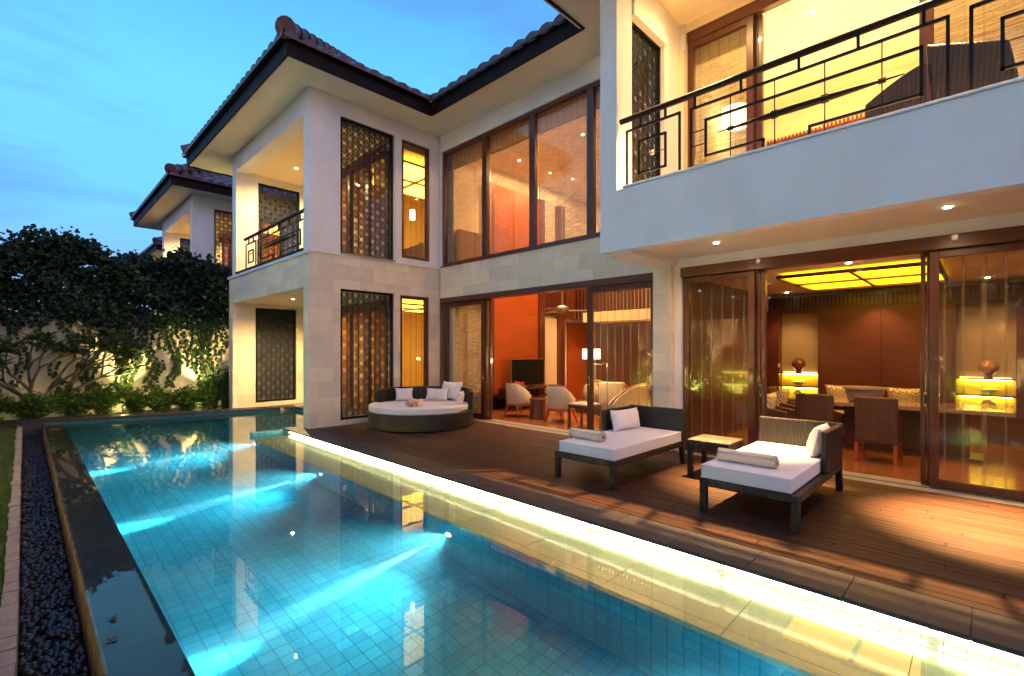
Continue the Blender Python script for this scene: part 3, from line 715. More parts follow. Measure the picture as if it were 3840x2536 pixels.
# --- lamps under the balcony and over it
for x, tx, ty, pw_ in ((-2.55, -2.0, 6.1, 2600), (-.26, .14, 6.12, 5200)): downlight(x, 6.48, 3.04, V, pw_, 44, (1, .56, .20), (tx, ty, 0), blend=1.0); spot('downlight_spill', (x, 6.48, 3.0), (x, 6.48, 0), 55, 170, (1, .60, .30), V, 1.0, .03)
downlight(2.0, 6.48, 3.04, V, 1100, 54, (1, .58, .24), blend=1.0)
for x in (-.45, -2.75): downlight(x, 6.71, 6.97, V, 4500, 40, (1, .52, .17), (x - .2, 4.45, 0)); spot('downlight_spill', (x, 6.71, 6.93), (x, 6.71, 0), 90, 170, YEL, V, 1.0, .03)

# --- living room interior
i = MB(); i.box(-9.65, -9.45, 7.52, 13.4, 0, 6.5); i.box(-9.45, -3.68, 13.2, 13.4, 0, 6.5); i.box(-3.68, -3.50, 7.56, 13.4, 0, 6.5); i.build('living_room_wall', cream, V)
i = MB(); i.box(-9.44, -3.70, 7.53, 13.2, 6.5, 6.6); i.build('living_room_ceiling', ceilm, V)
i = MB(); i.box(-9.65, -3.66, 7.60, 13.4, -.02, -.001); i.build('living_room_floor', woodf, V)
i = MB(); i.box(-9.44, -9.28, 8.72, 10.52, .44, 6.0); i.build('veneer_panel', woodo, V)
i = MB()
for a, b in ((8.52, 8.71), (10.53, 10.76), (11.49, 11.70)): i.box(-9.44, -9.22, a, b, .44 if a < 10 else 0, 6.0)
i.box(-9.44, -9.2, 7.6, 10.53, .38, .438); i.build('panel_post', woodd, V)
i = MB(); i.box(-9.445, -9.40, 7.6, 10.5, 0, .38); i.build('dark_plinth', black, V)
for a, b in ((10.77, 11.48), (7.9, 8.5)): MB().box(-9.446, -9.36, a, b, .5, 2.55).build('fabric_panel', cream, V)
for ya, yb in ((7.6, 8.5), (10.77, 11.48)):
    i = MB(); y = ya
    while y < yb - .03: i.box(-9.449, -9.28, y, y + .035, 2.62, 4.6); y += .075
    i.build('wall_slats', woodd, V)
i = MB(); i.box(-9.20, -9.0, 11.72, 13.15, 2.56, 4.4)
for k in range(8): i.box(-8.999, -8.9, 11.75 + k * .18, 11.82 + k * .18, 2.5, 4.7)
i.build('slatted_bulkhead', woodd, V)
i = MB(); i.box(-9.449, -9.38, 12.08, 13.1, 0, 2.45); i.build('interior_door', woodo, V)
# gallery across the back of the hall: slatted screen above, wall lamps
i = MB(); i.box(-8.9, -3.7, 12.2, 12.6, 2.45, 2.75); i.build('gallery_beam', ceilm, V)
i = MB(); x = -8.8
while x < -3.8: i.box(x, x + .055, 12.25, 12.33, 2.76, 4.9); x += .12
i.build('gallery_slats', woodd, V)
i = MB(); i.box(-8.9, -7.1, 12.9, 13.19, 0, 2.44); i.box(-5.7, -5.2, 12.9, 13.19, 0, 2.44); i.build('timber_lining', woodd, V)
for x in (-8.3, -7.0, -5.6, -4.4): downlight(x, 12.0, 6.5, V, 120, 70, (1, .50, .18), (x, 12.4, 2.6))
for (x, y) in ((-6.5, 8.9), (-8.4, 9.4), (-8.4, 11.0), (-6.4, 10.6), (-4.8, 9.2), (-4.8, 11.2)):
    downlight(x, y, 6.5, V, 130, 178, (1, .60, .30), blend=.15)
downlight(-8.55, 8.95, 6.499, V, 430, 110, (1, .50, .18), (-9.3, 9.6, 3.0)); downlight(-8.55, 10.2, 6.499, V, 430, 110, (1, .50, .18), (-9.3, 9.8, 2.8))
MB().box(-8.7, -3.9, 12.45, 12.52, 4.90, 4.93).build('glow_strip', emis('cove_lamp', (1, .70, .42), 14), V)
downlight(-8.8, 12.4, 2.45, V, 30, 90, (1, .75, .45)); downlight(-5.4, 9.0, 6.499, V, 200, 40, (1, .72, .4))

# --- dining room interior
dk = woodm('deep_brown_timber', (.13, .032, .014), (.08, .02, .01), .4, axis=0)
YB = 11.5
def YX(x): return x * YB / 10.9
def YZ(z): return 1.6 + (z - 1.6) * YB / 10.9
i = MB(); i.box(-3.50, -3.46, 7.53, YB, 0, 2.8); i.build('side_lining', dk, V); i = MB(); i.box(-3.44, 2.9, YB + .30, YB + .4, 0, 3.0); i.box(2.9, 3.0, 7.5, YB, 0, 3.0); i.build('dining_room_wall', cream, V)
i = MB(); i.box(-3.50, 2.9, 7.53, YB + .3, 2.8, 2.9); i.build('dining_room_ceiling', ceilm, V)
i = MB(); i.box(-3.66, 2.9, 7.60, YB + .3, -.02, -.001); i.build('dining_room_floor', woodf, V)
i = MB()
n0, n1, n2, n3 = YX(-3.01), YX(-2.32), YX(-.34), YX(.36)
i.box(-3.43, n0, YB, YB + .29, 0, 2.45); i.box(n1, n2, YB, YB + .29, 0, 2.45); i.box(n3, 2.8, YB, YB + .29, 0, 2.45)
i.box(n1 + .05, (n1 + n2) / 2 - .005, YB - .03, YB - .001, .05, 2.40); i.box((n1 + n2) / 2 + .005, n2 - .05, YB - .03, YB - .001, .05, 2.40)
i.build('timber_wall', dk, V)
i = MB(); x = -3.3
while x < 2.8: i.box(x, x + .035, YB - .02, YB + .02, 2.46, 2.72); x += .07
i.box(-3.4, 2.8, YB + .021, YB + .05, 2.4, 2.72); i.build('slat_frieze', darkwood, V)
wall_glow = emis('niche_glow', (1, .72, .06), 1.6)
for k, (a, b) in enumerate(((n0, n1), (n2, n3))):
    nb = MB(); nb.box(a, b, YB + .20, YB + .22, 1.10, 2.44); no = nb.build('niche', grass_cloth, V)
    nb = MB(); nb.box(a, b, YB + .19, YB + .21, .55, 1.08); nb.build('niche_back', pbr('yellow_lacquer%d' % k, (.85, .62, .10), .6, var=.03), no)
    for zz in (1.09, .80, .52):
        nb = MB(); nb.box(a, b, YB - .02, YB + .189, zz, zz + .022); nb.build('shelf', woodx, no)
    nb = MB(); nb.box(a + .05, b - .05, YB + .15, YB + .165, 1.113, 1.12); nb.build('shelf_light', emis('shelf_led_low', (1, .62, .2), 7), no)
    nb = MB(); nb.box(a, b, YB, YB + .28, 0, .5); nb.build('niche_base', dk, no)
    for zz in (1.08, .79):
        nb = MB(); nb.box(a + .04, b - .04, YB + .12, YB + .14, zz - .012, zz - .002); nb.build('shelf_light', emis('shelf_led', (1, .75, .1), 24), no)
# coffered ceiling lamp
f = MB(); cx0, cx1, cy0, cy1 = -2.32, -.43, 8.34, 10.56
cpx = (-2.32, -1.36, -.43)
for q in (cx0, (cx0 + cx1) / 2, cx1): f.box(q - .025, q + .025, cy0, cy1, 2.715, 2.765)
for q in (cy0, (cy0 + cy1) / 2, cy1): f.box(cx0, cx1, q - .025, q + .025, 2.713, 2.763)
fo = f.build('ceiling_light_frame', woodx, V)
cg, ct, co = newmat('gold_fabric_glow')
wv = nn(ct, 'ShaderNodeTexWave', {'Vector': objco(ct), 'Scale': 9.0, 'Distortion': 1.0}, bands_direction='DIAGONAL')
rm = nn(ct, 'ShaderNodeMixRGB', {0: wv.outputs[0], 1: (1, .40, .004, 1), 2: (1, .52, .01, 1)}); em = nn(ct, 'ShaderNodeEmission', {0: rm.outputs[0], 1: 3.6}); ct.links.new(em.outputs[0], co.inputs[0])
f = MB(); f.box(cx0 + .02, cx1 - .02, cy0 + .02, cy1 - .02, 2.745, 2.75); f.build('light_panel', cg, fo)
for (x, y) in ((-1.32, 7.9), (-2.86, 9.49), (-2.92, 11.1), (-1.42, 11.1), (.04, 11.1), (.8, 8.5)): downlight(x, y, 2.80, V, 50, 95, (1, .60, .28))
# --- upper bedroom interior
i = MB(); i.box(-3.6, 3.0, 11.5, 11.6, 3.55, 7.0); i.box(-3.6, -3.52, 7.8, 11.5, 3.6, 7.0); i.build('bedroom_wall', cream, V)
i = MB(); i.box(-3.6, 3.0, 7.8, 11.5, 6.86, 6.95); i.build('bedroom_ceiling', ceilm, V)
i = MB(); i.box(-3.6, 3.0, 7.8, 11.5, 3.5, 3.59); i.build('bedroom_floor', woodf, V)
MB().box(-3.3, .9, 9.12, 9.20, 5.12, 5.15).build('glow_strip', emis('bedroom_fill_glow', (1, .74, .30), 75), V)  # emissive bar added behind the headboard to fill the bedroom with light
for (x, y) in ((-1.9, 8.6), (-1.0, 8.9), (.3, 9.3), (-2.9, 9.0)): downlight(x, y, 6.86, V, 40, 100, YEL)

# ================================================================== villas beyond
nb = thing('neighbouring_villa', 'second white villa with tiled hip roof standing behind the leafy garden wall', 'villa', (-22, 8, 0))
wing(nb, -9.62, near=False); wing_rooms(nb, -9.62)
MB().box(-22.4, -20.2, 7.2, 9.2, 6.70, 6.74).build('light_panel', emis('far_room_glow', (1, .36, .08), 9), nb)
nb2 = thing('far_villa', 'small gable corner of a third tiled villa peeping over the hedge behind the other two', 'villa', (-33, 9, 0))
wing(nb2, -22.3, near=False); nb2.location.y += 1.6
# ================================================================== small things
def pillow_mb(w_, h_, t_, n=14, pinch=.10):
    mb = MB()
    for side in (1, -1):
        base = len(mb.v)
        for i in range(n + 1):
            for j in range(n + 1):
                u = -1 + 2 * i / n; v = -1 + 2 * j / n
                px = w_ / 2 * u * (1 - pinch * (1 - v * v) * abs(u) ** 3); pz = h_ / 2 * v * (1 - pinch * (1 - u * u) * abs(v) ** 3)
                th = t_ / 2 * (max(0, 1 - abs(u) ** 2.6) * max(0, 1 - abs(v) ** 2.6)) ** .45
                th *= 1 + .05 * math.sin(7 * u + 3 * v) + .03 * math.sin(11 * v - 4 * u)
                mb.v.append((px, side * th, pz))
        for i in range(n):
            for j in range(n):
                a = base + i * (n + 1) + j; q = (a, a + 1, a + n + 2, a + n + 1); mb.f.append(q if side > 0 else q[::-1])
    return mb
def pillow(label, loc, rot, w_, h_, t_, mat=None, group=None, name='pillow', cat='pillow'):
    """loc = bottom centre"""
    o = pillow_mb(w_, h_, t_).build(name, mat or cush, smooth=True)
    M = Matrix.Translation(loc) @ Matrix.Rotation(rot[2], 4, 'Z') @ Matrix.Rotation(rot[0], 4, 'X') @ Matrix.Rotation(rot[1], 4, 'Y') @ Matrix.Translation((0, 0, h_ / 2))
    o.matrix_basis = M; return tag(o, label, cat, group)
def towel(label, loc, rz, L, r, group=None):
    mb = MB(); turns = 3.4; n = 110; th = .013; pts = []
    for k in range(n + 1):
        a = k / n * turns * 2 * math.pi; rr_ = .012 + (r - .012) * (k / n) ** .9; pts.append((rr_ * math.cos(a), rr_ * math.sin(a) * .94, rr_))
    nl = 8; base = 0
    def ring(x, k, off):
        c, s_, q = pts[k]; f_ = (q + off) / max(q, 1e-4); wob = .003 * math.sin(k * .9 + x * 17)
        return (x + (.006 * math.sin(k * .35) if abs(abs(x) - L / 2) < .01 else 0), c * f_, s_ * f_ + wob)
    xs_ = [-L / 2 + L * i / nl for i in range(nl + 1)]
    for off in (0, th * .62):
        for k in range(n + 1):
            for x in xs_: mb.v.append(ring(x, k, off))
    S1 = (n + 1) * (nl + 1)
    for k in range(n):
        for i in range(nl):
            a = k * (nl + 1) + i; mb.f.append((a, a + 1, a + nl + 2, a + nl + 1)); mb.f.append((S1 + a + nl + 1, S1 + a + nl + 2, S1 + a + 1, S1 + a))
        for e in (0, nl):
            a = k * (nl + 1) + e; mb.f.append((a, a + nl + 1, S1 + a + nl + 1, S1 + a))
    a = n * (nl + 1)
    for i in range(nl): mb.f.append((a + i, a + i + 1, S1 + a + i + 1, S1 + a + i))
    o = mb.build('rolled_towel', towelm, smooth=True); o.location = (loc[0], loc[1], loc[2] + r); o.rotation_euler = (0, 0, rz)
    return tag(o, label, 'towel', group)

# ---------------------------------------------------------------- sun loungers
def lounger(label, loc, mir):
    t = thing('sun_lounger', label, 'sun lounger', loc, 0, 'wicker sun loungers on the deck')
    s = -1 if mir else 1                    # s=1: tall side panel on the left
    W, L, Z = .88, 1.80, .33
    fr = MB(); fr.box(-W / 2, W / 2, 0, .05, Z - .075, Z); fr.box(-W / 2, W / 2, L - .05, L, Z - .075, Z); fr.box(-W / 2, -W / 2 + .05, .05, L - .05, Z - .075, Z); fr.box(W / 2 - .05, W / 2, .05, L - .05, Z - .075, Z); fr.box(-W / 2 + .05, W / 2 - .05, .05, L - .05, Z - .03, Z - .005)
    fr.build('frame', wickd, t, bevel=.012, world=False)
    for sx in (-1, 1):
        lg_ = MB(); x = sx * (W / 2 - .035); lg_.bar((x, .035, 0), (x, .035, Z - .07), .066); lg_.build('leg', wickd, t, bevel=.01, world=False)
        lg_ = MB(); lg_.bar((x, L + .02, 0), (x, L - .045, Z - .07), .066); lg_.build('leg', wickd, t, bevel=.01, world=False)
    bk = MB(); bk.add([(-W / 2, L - .075, Z), (W / 2, L - .075, Z), (W / 2, L - .02, Z), (-W / 2, L - .02, Z), (-W / 2, L - .01, .765), (W / 2, L - .01, .765), (W / 2, L + .045, .765), (-W / 2, L + .045, .765)],
                      [(0, 3, 2, 1), (4, 5, 6, 7), (0, 1, 5, 4), (1, 2, 6, 5), (2, 3, 7, 6), (3, 0, 4, 7)])
    bk.build('backrest', wickd, t, bevel=.014, world=False)
    x = -s * (W / 2 - .03); sp = MB(); sp.box(x - .029, x + .029, L - .75, L - .03, Z, .755); sp.build('side_panel', wickd, t, bevel=.014, world=False)
    mt = MB(); x0, x1 = (-W / 2 + (.065 if s > 0 else .01), W / 2 - (.01 if s > 0 else .065)); mt.box(x0, x1, .012, L - .085, Z + .002, Z + .135)
    mo = mt.build('mattress', cush, t, bevel=.022, seg=4, world=False)
    pp = MB()
    for zz in (Z + .127, Z + .010): pp.tube([(x0 + .004, .016, zz), (x1 - .004, .016, zz), (x1 - .004, L - .089, zz), (x0 + .004, L - .089, zz), (x0 + .004, .016, zz)], .0055, 6)
    pp.build('piping', cush, mo, smooth=True, world=False)
    return t
lounger('wicker sun lounger with its high side panel on the left, nearer the round daybed', (-3.42, 4.68, 0), False)
lounger('wicker sun lounger with its high side panel on the right, the one nearest the camera', (-1.58, 4.70, 0), True)
pillow('oblong white pillow leaning on the side panel of the left sun lounger', (-3.62, 6.02, .462), (R(-12), 0, R(90 - 6)), .62, .30, .17)
pillow('white pillow leaning on the side panel of the right sun lounger', (-1.32, 6.08, .462), (R(-14), 0, R(-90 + 4)), .60, .32, .18)
towel('rolled cream towel lying across the foot of the left sun lounger', (-3.58, 4.99, .463), R(-1), .50, .062)
towel('rolled cream towel lying across the foot of the right sun lounger', (-1.68, 5.03, .463), R(0), .54, .062)
# stool table
t = thing('wicker_side_table', 'small wicker side table standing between the two sun loungers', 'side table', (-2.44, 6.16, 0))
tp = MB(); tp.box(-.26, .26, -.25, .25, .43, .455); to_ = tp.build('table_top', wickd, t, bevel=.01, world=False)
tp = MB()
for k in range(21): x = -.245 + .49 * k / 20; tp.tube([(x, -.25, .457), (x, .25, .457)], .0125, 8)
tp.build('wicker_strands', wickf, to_, smooth=True, world=False)
ap = MB(); ap.box(-.26, .26, -.25, -.225, .36, .43); ap.box(-.26, .26, .225, .25, .36, .43); ap.box(-.26, -.235, -.225, .225, .36, .43); ap.box(.235, .26, -.225, .225, .36, .43); ap.build('apron', wickd, t, bevel=.006, world=False)
for sx in (-1, 1):
    for sy in (-1, 1): MB().bar((sx * .225, sy * .215, 0), (sx * .225, sy * .215, .36), .062).build('leg', wickd, t, bevel=.008, world=False)

# ---------------------------------------------------------------- round daybed
DC = (-8.60, 5.98)
t = thing('round_daybed', 'large round wicker daybed with white mattress in the corner of the deck', 'daybed', (DC[0], DC[1], 0))
def arc(r, a0, a1, n): return [(r * math.cos(a0 + (a1 - a0) * k / n), r * math.sin(a0 + (a1 - a0) * k / n)) for k in range(n + 1)]
b = MB(); b.prism(arc(1.10, 0, 2 * math.pi, 64)[:-1], .015, .33); b.build('base', wickd, t, autos=True, bevel=.012, world=False)
def shell(mb, r0, r1, a0, a1, z0, zf, n=40):
    for k in range(n):
        for (ra, rb) in ((0, 1),):
            p = a0 + (a1 - a0) * k / n; q = a0 + (a1 - a0) * (k + 1) / n
            zp, zq = zf(k / n), zf((k + 1) / n); base = len(mb.v)
            for (a, z1) in ((p, zp), (q, zq)):
                c, s_ = math.cos(a), math.sin(a); mb.v += [(r0 * c, r0 * s_, z0), (r1 * c, r1 * s_, z0), (r1 * c, r1 * s_, z1), (r0 * c, r0 * s_, z1)]
            B_ = base
            mb.f += [(B_ + 1, B_ + 5, B_ + 6, B_ + 2), (B_ + 4, B_, B_ + 3, B_ + 7), (B_ + 2, B_ + 6, B_ + 7, B_ + 3)]
            if k == 0: mb.f.append((B_, B_ + 1, B_ + 2, B_ + 3))
            if k == n - 1: mb.f.append((B_ + 5, B_ + 4, B_ + 7, B_ + 6))
    return mb
bk = shell(MB(), 1.02, 1.10, R(42), R(212), .331, lambda q: .74 - .05 * (abs(q - .5) * 2) ** 6); bk.build('backrest', wickd, t, autos=True, world=False)
sd = R(24)  # seam direction
def half(r, sgn, gap=.022):
    pts = []; nx, ny = math.cos(sd + math.pi / 2), math.sin(sd + math.pi / 2); off = -.15
    for k in range(97):
        a = 2 * math.pi * k / 96; x, y = r * math.cos(a), r * math.sin(a)
        if sgn * ((x * nx + y * ny) - off) > gap: pts.append((a, x, y))
    # rotate so the arc is contiguous
    i = max(range(len(pts)), key=lambda q: (pts[q][0] - pts[q - 1][0]) % (2 * math.pi)); pts = pts[i:] + pts[:i]
    if pts[0][0] == pts[-1][0]: pts.pop()
    return [(x, y) for _, x, y in pts]
b = MB(); b.prism(half(1.09, -1), .335, .455); b.build('front_mattress', cush, t, autos=False, bevel=.02, seg=4, world=False)
b = MB(); b.prism(half(1.0, 1), .335, .442); b.build('rear_mattress', cush, t, bevel=.02, seg=4, world=False)
pillow('square white cushion standing at the left end of the round daybed', (-9.33, 6.02, .455), (R(-16), 0, R(62)), .40, .29, .15)
pillow('tall white cushion, the rearmost on the round daybed', (-8.72, 6.80, .455), (R(-20), 0, R(8)), .62, .44, .17)
pillow('oblong white cushion leaning against the tall rear cushion of the daybed', (-8.86, 6.55, .455), (R(-18), 0, R(26)), .56, .28, .16)
pillow('white cushion on edge at the right end of the round daybed', (-7.93, 6.46, .455), (R(-10), 0, R(-52)), .40, .27, .14)
towel('rolled cream towel on the round daybed, left of the pair', (-8.36, 5.55, .456), R(130), .40, .062, None)
towel('rolled cream towel on the round daybed, right of the pair', (-8.25, 5.66, .456), R(130), .42, .060, None)

# ---------------------------------------------------------------- living room
def armchair(label, loc, rz, throw=True, n=28):
    t = thing('armchair', label, 'armchair', loc, rz, 'cream tub armchairs')
    rx, ry = .31, .30
    def zf(q): a = abs(q - .5) * 2; return .80 - .28 * max(0, (a - .35) / .65) ** 1.3 * (1 if a < 1 else 1)
    mb = MB()
    def el(a, s_): return (rx * s_ * math.cos(a), ry * s_ * math.sin(a) if math.sin(a) < 0 else ry * s_ * math.sin(a) * 1.0)
    a0, a1 = R(-205), R(25); N_ = n; rows = [.36, .52, 1.0]
    for si, s_ in enumerate((1.0, .84)):
        for k in range(N_ + 1):
            a = a0 + (a1 - a0) * k / N_; top = zf(k / N_)
            for r_ in (0, .5, 1):
                fl = s_ * (1 + .06 * r_); x, y = el(a, fl); mb.v.append((x, y, .30 + (top - .30) * r_))
    S_ = (N_ + 1) * 3
    for k in range(N_):
        for r_ in range(2):
            a = k * 3 + r_; mb.f.append((a, a + 3, a + 4, a + 1)); mb.f.append((S_ + a + 1, S_ + a + 4, S_ + a + 3, S_ + a))
        a = k * 3 + 2; mb.f.append((a, a + 3, S_ + a + 3, S_ + a)); a = k * 3; mb.f.append((a + 3, a, S_ + a, S_ + a + 3))
    for k in (0, N_):
        for r_ in range(2): a = k * 3 + r_; mb.f.append((a, a + 1, S_ + a + 1, S_ + a))
    bo = mb.build('backrest', leather, t, smooth=True, world=False); bo.modifiers.new('b', 'BEVEL').width = .012
    tr_ = MB(); pts = []
    for k in range(N_ + 1): a = a0 + (a1 - a0) * k / N_; x, y = el(a, .975); pts.append((x, y, zf(k / N_) + .008))
    tr_.tube(pts, .014, 8); tr_.build('trim', woodd, t, smooth=True, world=False)
    st_ = MB(); st_.prism([(p[0] * .83, p[1] * .83) for p in [(rx * math.cos(q), ry * math.sin(q)) for q in [k * math.pi / 12 for k in range(24)]]], .31, .42); st_.build('seat', leather, t, bevel=.03, seg=3, world=False)
    rl = MB(); rl.prism([(rx * 1.0 * math.cos(q), ry * 1.0 * math.sin(q)) for q in [k * math.pi / 14 for k in range(28)]], .255, .30); rl.build('seat_rail', woodo, t, world=False)
    for sx in (-1, 1):
        for sy in (-1, 1):
            MB().tube([(sx * .20, sy * .19, .26), (sx * .215, sy * .215, .12), (sx * .245, sy * .26, 0)], [.030, .023, .016], 8).build('leg', woodo, t, smooth=True, world=False)
    return t
a1_ = armchair('cream leather tub armchair nearer the television, seen from behind', (-8.05, 8.42, 0), R(-8))
a2_ = armchair('cream leather tub armchair between the tree stump table and the wooden side table', (-6.74, 8.42, 0), R(-4))
pillow('red cushion showing over the back of the armchair nearer the television', (-8.03, 8.36, .50), (R(-10), 0, R(-8)), .38, .34, .12, redfab, name='cushion', cat='cushion')
pillow('red cushion showing over the back of the armchair by the wooden side table', (-6.74, 8.36, .48), (R(-10), 0, R(-4)), .38, .33, .12, redfab, name='cushion', cat='cushion')
# stump table
prof = [(.19, 0), (.20, .05), (.185, .18), (.178, .3), (.19, .42), (.20, .455), (.19, .465)]
b = MB(); rr = random.Random(4); ph = [rr.uniform(.93, 1.07) for _ in range(24)]; b.lathe(prof, 24, (0, 0, 0)); b.v = [(x * ph[k % 24], y * ph[k % 24], z) for k, (x, y, z) in enumerate(b.v)]
o = b.build('tree_stump_table', stumpm, autos=True); o.location = (-7.42, 8.42, 0); tag(o, 'polished red tree stump used as a low table between the two cream armchairs', 'side table')
# side table at the door post
t = thing('wooden_side_table', 'square dark wooden side table beside the door post in the living room', 'side table', (-5.86, 8.10, 0))
MB().box(-.26, .26, -.23, .23, .47, .50).build('table_top', cream if False else pbr('marble_top', (.66, .60, .48), .3, var=.1), t, world=False, bevel=.003)
f = MB(); f.box(-.26, .26, -.23, -.19, .41, .469); f.box(-.26, .26, .19, .23, .41, .469); f.box(-.26, -.22, -.19, .19, .41, .469); f.box(.22, .26, -.19, .19, .41, .469); f.build('apron', darkwood, t, world=False)
for sx in (-1, 1):
    for sy in (-1, 1): MB().box(sx * .24 - .02, sx * .24 + .02, sy * .21 - .02, sy * .21 + .02, 0, .41).build('leg', darkwood, t, world=False)
# television and console
t = thing('television', 'flat black television with a thin silver frame standing before the orange wall panel', 'television', (-8.93, 9.70, .62))
MB().box(-.02, .02, -.67, .67, .0, .73).build('bezel', greysteel, t, world=False, bevel=.003)
MB().box(.0205, .024, -.655, .655, .015, .715).build('screen', screenm, t, world=False)
MB().box(-.1, .1, -.2, .2, -.03, -.003).build('stand', black, t, world=False)
t = thing('media_console', 'low dark wooden console under the television with bottles on its open shelf', 'console', (-8.9, 9.8, 0))
c = MB(); c.box(-.25, .22, -1.0, 1.2, .54, .585); c.build('console_top', darkwood, t, world=False)
c = MB(); c.box(-.25, .22, -1.0, 1.2, .30, .33); c.build('shelf', darkwood, t, world=False)
for q in (-1.0, .1, 1.17): MB().box(-.25, .22, q, q + .03, .331, .539).build('side_panel', darkwood, t, world=False)
for k in range(7):
    b = MB(); b.lathe([(.022, 0), (.025, .05), (.018, .09), (.010, .11), (.010, .14)], 10, (-8.78, 9.15 + k * .075, .331)); o = b.build('glass_bottle', greysteel, smooth=True)
    tag(o, 'small pale bottle in the row on the open shelf under the television', 'bottle', 'bottles under the television')
b = MB(); b.lathe([(.05, 0), (.16, .03), (.22, .05), (.21, .055), (.05, .02)], 20, (-8.80, 9.25, .586)); tag(b.build('silver_tray', greysteel, smooth=True), 'shallow silver tray on the console in front of the television', 'tray')
# floor lamp
t = thing('floor_lamp', 'floor lamp with pleated cream drum shade on a swing arm behind the glass door', 'floor lamp', (-5.95, 9.05, 0))
shm, sht, sho = newmat('lamp_shade_cloth'); e_ = nn(sht, 'ShaderNodeEmission', {0: (1, .78, .36, 1), 1: 2.6}); sht.links.new(e_.outputs[0], sho.inputs[0])
b = MB(); n = 40; base = 0
for z in (1.39, 1.62):
    for k in range(n): a = 2 * math.pi * k / n; r_ = .20 + (.006 if k % 2 else 0); b.v.append((-.42 + r_ * math.cos(a), r_ * math.sin(a), z))
for k in range(n): b.f.append((k, (k + 1) % n, n + (k + 1) % n, n + k))
so = b.build('lamp_shade', shm, t, world=False); sm_ = so.modifiers.new('s', 'SOLIDIFY'); sm_.thickness = .004
b = MB(); b.tube([(0, 0, .0), (0, 0, 1.30), (-.12, 0, 1.30), (-.12, 0, 1.27), (-.40, 0, 1.27), (-.42, 0, 1.30), (-.42, 0, 1.42)], .010, 8); b.build('lamp_stem', greysteel, t, world=False)
MB().lathe([(.14, 0), (.14, .015), (.02, .03)], 24).build('lamp_base', greysteel, t, world=False)
point('lamp_bulb', (-.42, 0, 1.30), 30, (1, .70, .34), .06, None).parent = t
# urn
b = MB(); b.lathe([(.13, 0), (.20, .06), (.28, .2), (.30, .34), (.24, .48), (.15, .55), (.15, .58), (.18, .60), (.17, .61), (.12, .56)], 28, (0, 0, 0)); o = b.build('clay_urn', urnm, smooth=True); o.location = (-7.05, 10.15, .22); tag(o, 'big mottled clay urn on a low chest behind the armchairs', 'urn')
b = MB(); b.box(-.45, .5, -.3, .3, 0, .22); o = b.build('low_chest', darkwood, bevel=.006); o.location = (-7.0, 10.15, 0); tag(o, 'low dark chest carrying the clay urn', 'chest')
# sofa and speckled chair behind glass
t = thing('rattan_armchair', 'armchair with speckled red back cushion behind the swing arm floor lamp', 'armchair', (-6.2, 9.75, 0), R(200))
MB().box(-.30, .30, -.28, .28, .20, .42).build('seat', leather, t, world=False, bevel=.04, seg=3)
MB().box(-.30, .30, .24, .34, .35, .86).build('backrest', leather, t, world=False, bevel=.04, seg=3)
for s_ in (-1, 1):
    MB().tube([(s_ * .33, -.3, .55), (s_ * .34, 0, .62), (s_ * .31, .30, .80)], .03, 8).build('armrest', woodo, t, smooth=True, world=False)
    for q in (-.24, .24): MB().bar((s_ * .27, q, 0), (s_ * .27, q, .22), .04).build('leg', woodo, t, world=False)
pillow('speckled red cushion on the rattan armchair', (-6.13, 9.55, .45), (R(10), 0, R(20)), .50, .42, .15, redpat, name='cushion', cat='cushion')
t = thing('sofa', 'cream sofa with a curved wooden rail along its back, behind the right living room door', 'sofa', (-4.75, 9.15, 0), R(80))
MB().box(-.95, .95, -.42, .38, .12, .42).build('seat', leather, t, world=False, bevel=.05, seg=3)
sb = MB(); n = 20
for k in range(n + 1):
    x = -.98 + 1.96 * k / n; z = .50 + .36 * math.sin(math.pi * k / n) ** .8; sb.v += [(x, .30, .15), (x, .46, .15), (x, .50, z), (x, .36, z)]
for k in range(n):
    a = k * 4
    for q in range(4): sb.f.append((a + q, a + (q + 1) % 4, a + 4 + (q + 1) % 4, a + 4 + q))
sb.f += [(3, 2, 1, 0), (4 * n, 4 * n + 1, 4 * n + 2, 4 * n + 3)]
sb.build('backrest', leather, t, autos=True, world=False)
MB().tube([(-.98 + 1.96 * k / n, .43, .51 + .36 * math.sin(math.pi * k / n) ** .8) for k in range(n + 1)], .02, 8).build('trim', woodo, t, smooth=True, world=False)
for s_ in (-1, 1):
    for q in (-.36, .36): MB().bar((s_ * .85, q, 0), (s_ * .85, q, .12), .05).build('leg', woodo, t, world=False)
pillow('red cushion lying on the cream sofa', (-4.95, 9.5, .43), (R(-20), 0, R(100)), .42, .38, .14, redfab, name='cushion', cat='cushion')
